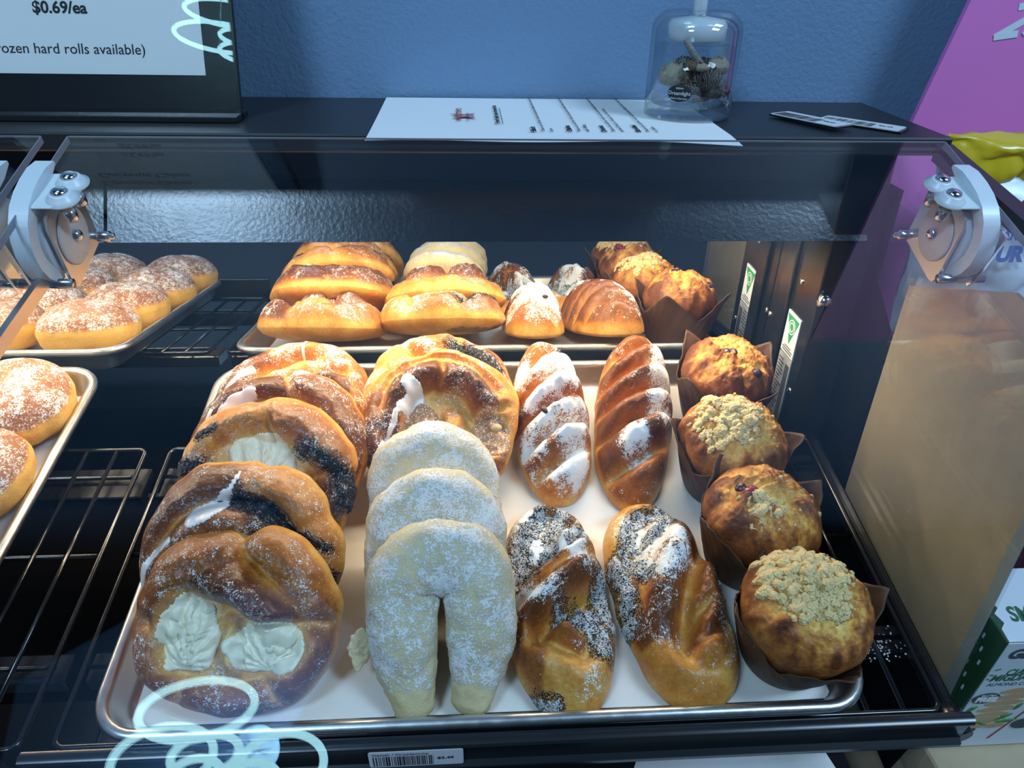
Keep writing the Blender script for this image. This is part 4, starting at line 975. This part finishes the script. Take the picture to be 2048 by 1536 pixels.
for k, x in enumerate((.036, .060, .083, .106)):
    pt(('Back', 'Ciasta', 'Donut', 'Strudel')[k], x, .238, .0050, M_ink, .0002)
    pt('There are all the rolls and pastries baked here every day', x + .0060, .238, .0037)
    pt(('here', 'with filling', 'served fresh or frozen for the home', 'or plain')[k], x + .0115, .238, .0037)

# ---------------------------------------------------------------- glass oil jar with dried potpourri
jar = empty('oil_lamp_jar', loc=(.1535, .3035, TOPZ + .0012)); tag(jar, 'clear glass oil lamp jar with dried flowers standing on the printed sheet', 'jar')
M_glass = clear('jar_glass', (.965, .98, .985), .055, scale=1.2, expo=2.6)
M_oil = clear('lamp_oil', (.94, .97, .98), .03, scale=.9, expo=3.5)
RJ, HJ = .0315, .0700
MB().lathe([(0, 0), (RJ - .001, 0), (RJ, .0015), (RJ - .0003, .006), (RJ, .010), (RJ, .058), (RJ - .0015, .063), (RJ - .0065, .0675), (RJ - .0085, .0690), (.0085, .0695), (.0070, .0690), (.0070, .0660), (.0235, .0645), (RJ - .0055, .0610), (RJ - .0028, .0570), (RJ - .0028, .0105), (RJ - .004, .0085), (0, .0080)], 72).build('glass', M_glass, jar, True)
MB().lathe([(0, .0082), (RJ - .0042, .0086), (RJ - .0030, .0106), (RJ - .0030, .0470), (0, .0470)], 64).build('lamp_oil', M_oil, jar, True)
MB().lathe([(0, .0500), (.0180, .0500), (.0200, .0515), (.0205, .0600), (.0185, .0635), (.0070, .0655), (0, .0655)], 48).build('wick_holder', M_wax, jar, True)
MB().lathe([(0, .060), (.0048, .060), (.0046, .092), (.0044, .120), (0, .120)], 32).build('wick_tube', M_wax, jar, True)
def petal(name, path, r, mat, sq=.35):
    m = MB().tube(path, r, 12); c = np.mean(path, 0)
    m.build(name, mat, jar, True)
M_pod = filling('dried_petal_brown', (.10, .045, .022), (.28, .17, .09), 300, .6, .6)
M_pale = filling('dried_petal_pale', (.34, .25, .16), (.52, .42, .30), 220, .6, .6)
M_bark = filling('dark_bark', (.020, .010, .007), (.07, .03, .016), 380, .5, .8)
M_stick = filling('striped_stick', (.04, .025, .02), (.55, .50, .46), 500, .6, .6)
petal('cinnamon_stick', [(-.0120, -.0170, .0520), (-.0060, -.0170, .0440), (.0020, -.0165, .0350), (.0060, -.0150, .0300)], [.0022, .0024, .0030, .0032], M_stick)
rj = np.random.default_rng(4)
def lump(name, c, r, mat, sq, seed, amp=.35):
    b = Bun(r, 1.0, r * sq, r * sq, 60, 24, 14, edge=2.0, outline=.25, seed=seed); b.H[:] = 1; b.H += amp * fbm(b.N3, 4.5, seed, 3); b.finish(.25); b.V = b.V + np.array(c); b.dough(mat, jar, name)
M_stripe = NT('dark_striped_bark'); _w = M_stripe.n('ShaderNodeTexWave'); _w.inputs['Scale'].default_value = 190; _w.inputs['Distortion'].default_value = 14; M_stripe.l(M_stripe.obj(), _w.inputs[0])
M_stripe = M_stripe.bsdf(M_stripe.ramp(_w.outputs[0], [(.25, (.035, .020, .014)), (.80, (.26, .20, .15))]), .6, 0, .3, M_stripe.bump(_w.outputs[0], .6, .001))
lump('dried_fruit_slice', (-.0150, -.0085, .0285), .0105, M_pale, .75, 71, .6); lump('dried_fruit_slice', (.0175, -.0020, .0335), .0095, M_pale, .6, 72, .6)
lump('seed_pod', (.0060, -.0150, .0275), .0100, M_stripe, .85, 73, .8); lump('bark_piece', (.0130, -.0110, .0185), .0125, M_bark, .40, 74, .7); lump('bark_piece', (-.0020, -.0050, .0240), .0110, M_bark, .7, 75, .7)
for k in range(16):
    a_, r_ = rj.uniform(-2.9, -.2), rj.uniform(.008, .021)
    lump(('dried_petal', 'seed_pod', 'bark_piece')[k % 3], (r_ * math.cos(a_), r_ * math.sin(a_), rj.uniform(.017, .037)), rj.uniform(.0042, .0072), (M_pale, M_stripe, M_bark, M_pod)[k % 4], rj.uniform(.35, .8), 100 + k, .9)
petal('dried_stem', [(-.0020, -.0190, .0125), (.0080, -.0180, .0140), (.0180, -.0120, .0180), (.0240, -.0060, .0230)], [.0014, .0016, .0020, .0016], M_pod)
# oval maker's label on the glass
lb = []; F = []; nu, nv = 24, 12
th0 = math.radians(-118)
for j in range(nv + 1):
    for i in range(nu + 1):
        s_ = -1 + 2 * i / nu; t_ = -1 + 2 * j / nv
        x_ = .0083 * s_ * math.sqrt(max(0, 1 - t_ * t_ * .98)); z_ = .0190 + .0056 * t_; a = th0 + x_ / RJ
        lb.append(((RJ + .0003) * math.cos(a), (RJ + .0003) * math.sin(a), z_))
F = [(j * (nu + 1) + i, j * (nu + 1) + i + 1, (j + 1) * (nu + 1) + i + 1, (j + 1) * (nu + 1) + i) for j in range(nv) for i in range(nu)]
oval = mobj('oval_label', lb, F, M_ink, jar, True); sm = oval.modifiers.new('thickness', 'SOLIDIFY'); sm.thickness = .0002; sm.offset = 1
def on_glass(s, z, size, a_off=0.0):
    me_o = text('lettering', s, size, M_plasticlabel, oval, None, 'CENTER', thick=.00005)
    for v in me_o.data.vertices:
        a = th0 + (v.co.x) / RJ; r_ = RJ + .0007 + v.co.z; v.co = (r_ * math.cos(a), r_ * math.sin(a), z + v.co.y)
on_glass('Dreamlight', .0180, .0034); on_glass('Made in Germany', .0152, .0016); on_glass('BRENN', .0218, .0016)

# ---------------------------------------------------------------- right of the case
# pink display board
M_pink = plain('pink_card', (.74, .20, .56), .5, var=3); M_pinkedge = plain('board_edge', (.16, .07, .18), .6)
pb = empty('display_board', loc=(.55, .34, -.2)); tag(pb, 'tall pink cardboard display board with white handwriting', 'display board')
o_ = Matrix.Translation((-.55, -.34, .2))
def pbz(z): return .3455 + (z - .269) * .215 if z > .215 else .334 + max(0, .215 - z) * .05
poly = [(pbz(-.90) , -.90), (.95, -.90), (.95, .80), (pbz(.80), .80), (pbz(.269), .269), (pbz(.215), .215)]
MB().prism(poly, 'Y', .330, .3345, o_).build('board', M_pink, pb)
PX = o_ @ Matrix(((1, 0, 0, 0), (0, 0, -1, .3299), (0, 1, 0, 0), (0, 0, 0, 1)))
M_white_ink = plain('white_ink', (.62, .74, .78), .6)
zz = MB(); zo = [0]
def stroke(pts, w):
    for (a, b_) in zip(pts[:-1], pts[1:]):
        zo[0] += .0001
        a, b_ = np.array(a), np.array(b_); d = b_ - a; d /= np.linalg.norm(d); n = np.array([-d[1], d[0]]) * w / 2; e = d * w * .35
        zz.prism([tuple(a - n - e), tuple(b_ - n + e), tuple(b_ + n + e), tuple(a + n - e)], 'Z', 0, .0002 + zo[0], PX)
stroke([(.4035, .3500), (.4300, .3535), (.3915, .3295), (.4060, .3315)], .0048); stroke([(.4130, .3320), (.4240, .3440), (.4300, .3470)], .0035)
zz.build('handwriting', M_white_ink, pb)

# yellow topped snack bag
bag = empty('snack_bag', loc=(.395, .265, .17)); tag(bag, 'yellow-topped white snack bag with blue lettering behind the right hinge', 'bag')
def pillow(x0, x1, z0, z1, dep, seed, amp, nx=44, nz=44, y0=0):
    V = []; F = []
    for sgn in (-1, 1):
        for j in range(nz + 1):
            for i in range(nx + 1):
                a, b_ = i / nx, j / nz; e = (math.sin(math.pi * min(max(a, 0), 1)) ** .5) * (math.sin(math.pi * b_) ** .45)
                V.append((x0 + (x1 - x0) * a, y0 + sgn * dep * e, z0 + (z1 - z0) * b_))
    V = np.array(V); w = amp * (.9 - 2.2 * np.abs(pn(V, 30, seed)) + .5 * fbm(V, 70, seed + 2, 2)) ; V[:, 1] += w; V[:, 2] += w * .6
    m = (nx + 1) * (nz + 1)
    for k in (0, 1):
        for j in range(nz):
            for i in range(nx):
                q = (k * m + j * (nx + 1) + i, k * m + j * (nx + 1) + i + 1, k * m + (j + 1) * (nx + 1) + i + 1, k * m + (j + 1) * (nx + 1) + i); F.append(q if k == 0 else q[::-1])
    return V, F
V, F = pillow(-.060, .105, -.060, .078, .030, 81, .0045); mobj('bag_body', V, F, plain('white_foil', (.58, .66, .70), .3), bag, True)
V, F = pillow(-.058, .105, .064, .100, .018, 82, .0055, 70, 40); mobj('yellow_top', V, F, plain('yellow_foil', (.56, .40, .015), .26), bag, True)
BX = Matrix(((1, 0, 0, 0), (0, 0, -1, -.036), (0, 1, 0, 0), (0, 0, 0, 1)))
BT = (-.0440, .0350, -.0500, .0190)
M_blue_ink = plain('blue_ink', (.05, .16, .42), .5)
text('lettering', 'WE CARE', .0112, M_blue_ink, bag, Matrix.Translation((BT[0], 0, BT[1])) @ BX, 'LEFT', .0002, xs=.85)
text('lettering', 'NATUR', .0160, M_blue_ink, bag, Matrix.Translation((BT[2], 0, BT[3])) @ BX, 'LEFT', .0009, xs=.95)
for k, (x, z) in enumerate(((-.018, .051), (-.002, .060), (.016, .056))): MB().lathe([(0, .0006), (.005, .0005), (.007, 0)], 24, Matrix.Translation((x, -.0300, z)) @ Matrix.Rotation(math.radians(90), 4, 'X') @ Matrix.Diagonal((1.2, .7, 1, 1))).build('red_fruit_print', plain('red_print', (.42, .05, .03), .4), bag, True)

# kraft card standing against the outside of the clear end panel
M_kraft = plain('kraft_card', (.44, .33, .21), .75, var=60, bump=(400, .08, .0006))
kc = MB().prism([(.042, -.22), (.206, -.22), (.206, .180), (.110, .216), (.042, .205)], 'X', -.0010, .0012).build('kraft_card', M_kraft); kc.location = (.3025, 0, 0)
tag(kc, 'plain brown kraft card sheet behind the clear right end panel', 'cardboard')

# cookie cartons in a shelf-ready tray on the right
M_box_white = plain('white_carton', (.62, .68, .72), .4); M_box_green = plain('green_carton', (.020, .070, .030), .45); M_box_dark = plain('charcoal_print', (.05, .055, .06), .5)
M_cookie = filling('cookie_print', (.46, .28, .13), (.60, .42, .24), 60, .5, .1); M_leaf = plain('leaf_green', (.05, .20, .04), .5)
M_gt = plain('green_ink', (.03, .12, .05), .5)
def cookie_carton(M, label, w=.17, h=.118, d=.055):
    root = empty('cookie_carton', M); tag(root, label, 'carton')
    MB().box((0, .0006, 0), (w, d, h), bev=.0006).build('carton', M_box_green, root)
    fp = MB().box((.0008, -.0001, .0008), (w, .0006, h - .0004)).build('white_front', M_box_white, root)
    tp = MB().prism([(.0010, .0008), (w, .0008), (w, d), (.012, d), (.009, .042), (.0115, .036), (.0065, .031), (.0085, .025), (.0040, .021), (.0060, .014), (.0018, .010)], 'Z', h, h + .0004).build('white_top', M_box_white, root)
    FX = Matrix(((1, 0, 0, 0), (0, 0, -1, -.0002), (0, 1, 0, 0), (0, 0, 0, 1)))
    T = lambda s, x_, z_, sz, m=M_box_dark, b_=0, sh=0, xs=1: text('lettering', s, sz, m, fp, Matrix.Translation((x_, 0, z_)) @ FX, 'LEFT', b_, sh, xs, .00006)
    text('lettering', 'SMAK', .0150, M_gt, tp, Matrix.Translation((.0115, .0150, h + .0005)), 'LEFT', .0004, .2, .8)
    T('GLUTEN', .0046, .1030, .0125, M_box_dark, .0007, .25); T('CIASTKA', .0115, .0850, .0088, M_gt, .0002, .2, .82); T('MIGDALOWE', .0040, .0790, .0092, M_gt, .0003, .2, .82)
    T('ALMOND COOKIES', .0042, .0735, .0046, M_box_dark, 0, .2)
    for (a, b_) in (((.0035, .0905), (.0065, .0925)), ((.0020, .0855), (.0042, .0860)), ((.0018, .0815), (.0034, .0812))):
        MB().prism([a, (b_[0], b_[1] - .0008), b_, (a[0], a[1] + .0008)], 'Z', 0, .0003, FX).build('leaf_print', M_gt, fp)
    def oval(cx, cz, rx, rz, m, nm, zz_=.0002, wob=0, tilt=0):
        p = [(cx + rx * (1 + wob * math.cos(24 * a)) * math.cos(a), cz + rz * (1 + wob * math.cos(24 * a)) * math.sin(a) + tilt * rx * math.cos(a)) for a in np.linspace(0, 2 * math.pi, 97)[:-1]]
        return MB().prism(p, 'Z', 0, zz_, FX).build(nm, m, fp)
    for k in range(6): oval(.0300 - .0024 * k, .0675 - .0068 * k, .0125, .0034 + (.0012 if k == 5 else 0), M_cookie, 'cookie_print', .0002 + .00005 * k, 0, .12)
    oval(.0160, .0275, .0060, .0026, M_cookie, 'almond_print', .0007); oval(.0290, .0280, .0070, .0028, M_cookie, 'almond_print', .0008)
    for (a, b_) in (((.013, .033), (.022, .029)), ((.026, .034), (.036, .041)), ((.028, .031), (.042, .034)), ((.0025, .046), (.0080, .051)), ((.034, .046), (.038, .053))):
        MB().prism([a, ((a[0] + b_[0]) / 2 + .0005, (a[1] + b_[1]) / 2 - .0014), b_, ((a[0] + b_[0]) / 2 - .0005, (a[1] + b_[1]) / 2 + .0014)], 'Z', 0, .0009, FX).build('leaf_print', M_leaf, fp)
    up = Matrix.Translation((0, 0, .0005))
    oval(.0100, .0600, .0088, .0056, M_box_dark, 'badge', .0004, .02, .1); oval(.0092, .0215, .0088, .0046, M_box_dark, 'badge', .0004, .02, .1); oval(.050, .028, .0088, .0060, M_box_dark, 'badge', .0004, .02, .1)
    def bt(s, x_, z_, sz, b_=0): text('lettering', s, sz, M_paper, fp, Matrix.Translation((x_, 0, z_)) @ FX @ up, 'LEFT', b_, .15, 1, .00006)
    bt('FREE', .0034, .0566, .0066, .0005); bt('GLUTEN', .0055, .0624, .0026); bt('BEZ JAJEK', .0036, .0205, .0026, .0001)
    MB().prism([(.0310, .010), (.0322, .010), (.0475, .050), (.0463, .050)], 'Z', 0, .0003, FX).build('red_stripe', M_red_ink, fp)
    sl = MB()
    for k in range(9): sl.box((-.0003, .008 + .0035 * (k % 3), .030 + .009 * k), (-.0001, .0095 + .0035 * (k % 3), .034 + .009 * k))
    sl.build('side_print', M_box_white, root)
    return root
cookie_carton(Matrix.Translation((.3075, .0305, -.088)) @ Matrix.Rotation(math.radians(5.3), 4, 'X'), 'white and green gluten free almond cookie carton right of the case')
ct = MB().box((.300, .012, -.165), (.56, .100, -.0895), bev=.0015).build('carton_tray', M_kraft); tag(ct, 'brown cardboard tray under the cookie carton', 'tray')
mb_ = MB().box((.352, .112, -.165), (.62, .24, .072), bev=.002).build('maroon_carton', plain('maroon_card', (.075, .018, .035), .45)); tag(mb_, 'dark maroon carton behind the white cookie carton', 'carton')
ws = MB().box((.335, -.02, -.1705), (.60, .26, -.1655)).build('display_shelf', M_box_white); tag(ws, 'white display shelf carrying the cardboard tray of cookies', 'shelf')

# spilled sugar on the rack support at the right
sp = MB(); rs = random.Random(6)
for k in range(150):
    u_, v_ = rs.gauss(.262, .010), rs.gauss(.060, .007); q = rs.uniform(.0003, .0008)
    if not (.235 < u_ < .283 and .046 < v_ < .074): continue
    sp.lathe([(0, q), (q * .8, q * .4), (q, 0)], 6, Matrix.Translation((u_ - .262, v_ - .06, 0)))
so = sp.build('spilled_sugar', plain('sugar_grains', (.8, .8, .8), .7)); so.matrix_world = SH @ Matrix.Translation((.262, .06, -.0344))
tag(so, 'spilled white sugar grains on the black support beside the front muffin', 'sugar', None, 'stuff')
# ---------------------------------------------------------------- white paper-lined trays of the tier below
for (a, lab_) in (([(-.215, -.03), (-.086, -.03), (-.086, .060), (-.215, .060)], 'white paper on the lower tier under the danish price tag'), ([(.064, -.03), (.262, -.03), (.246, .056), (.108, .056)], 'white paper on the lower tier under the right half of the rail')):
    o = MB().prism([(x - a[0][0], y) for x, y in a], 'Z', 0, .0006).build('tier_paper', M_paper); o.location = (a[0][0], 0, -.1235); tag(o, lab_, 'paper', 'papers on the lower tier')
lt = MB().box((-.80, -.04, -.16), (.262, .25, -.1245), bev=.002).build('lower_tier_shelf', M_black); tag(lt, 'black lower tier shelf beneath the front rail', 'shelf')
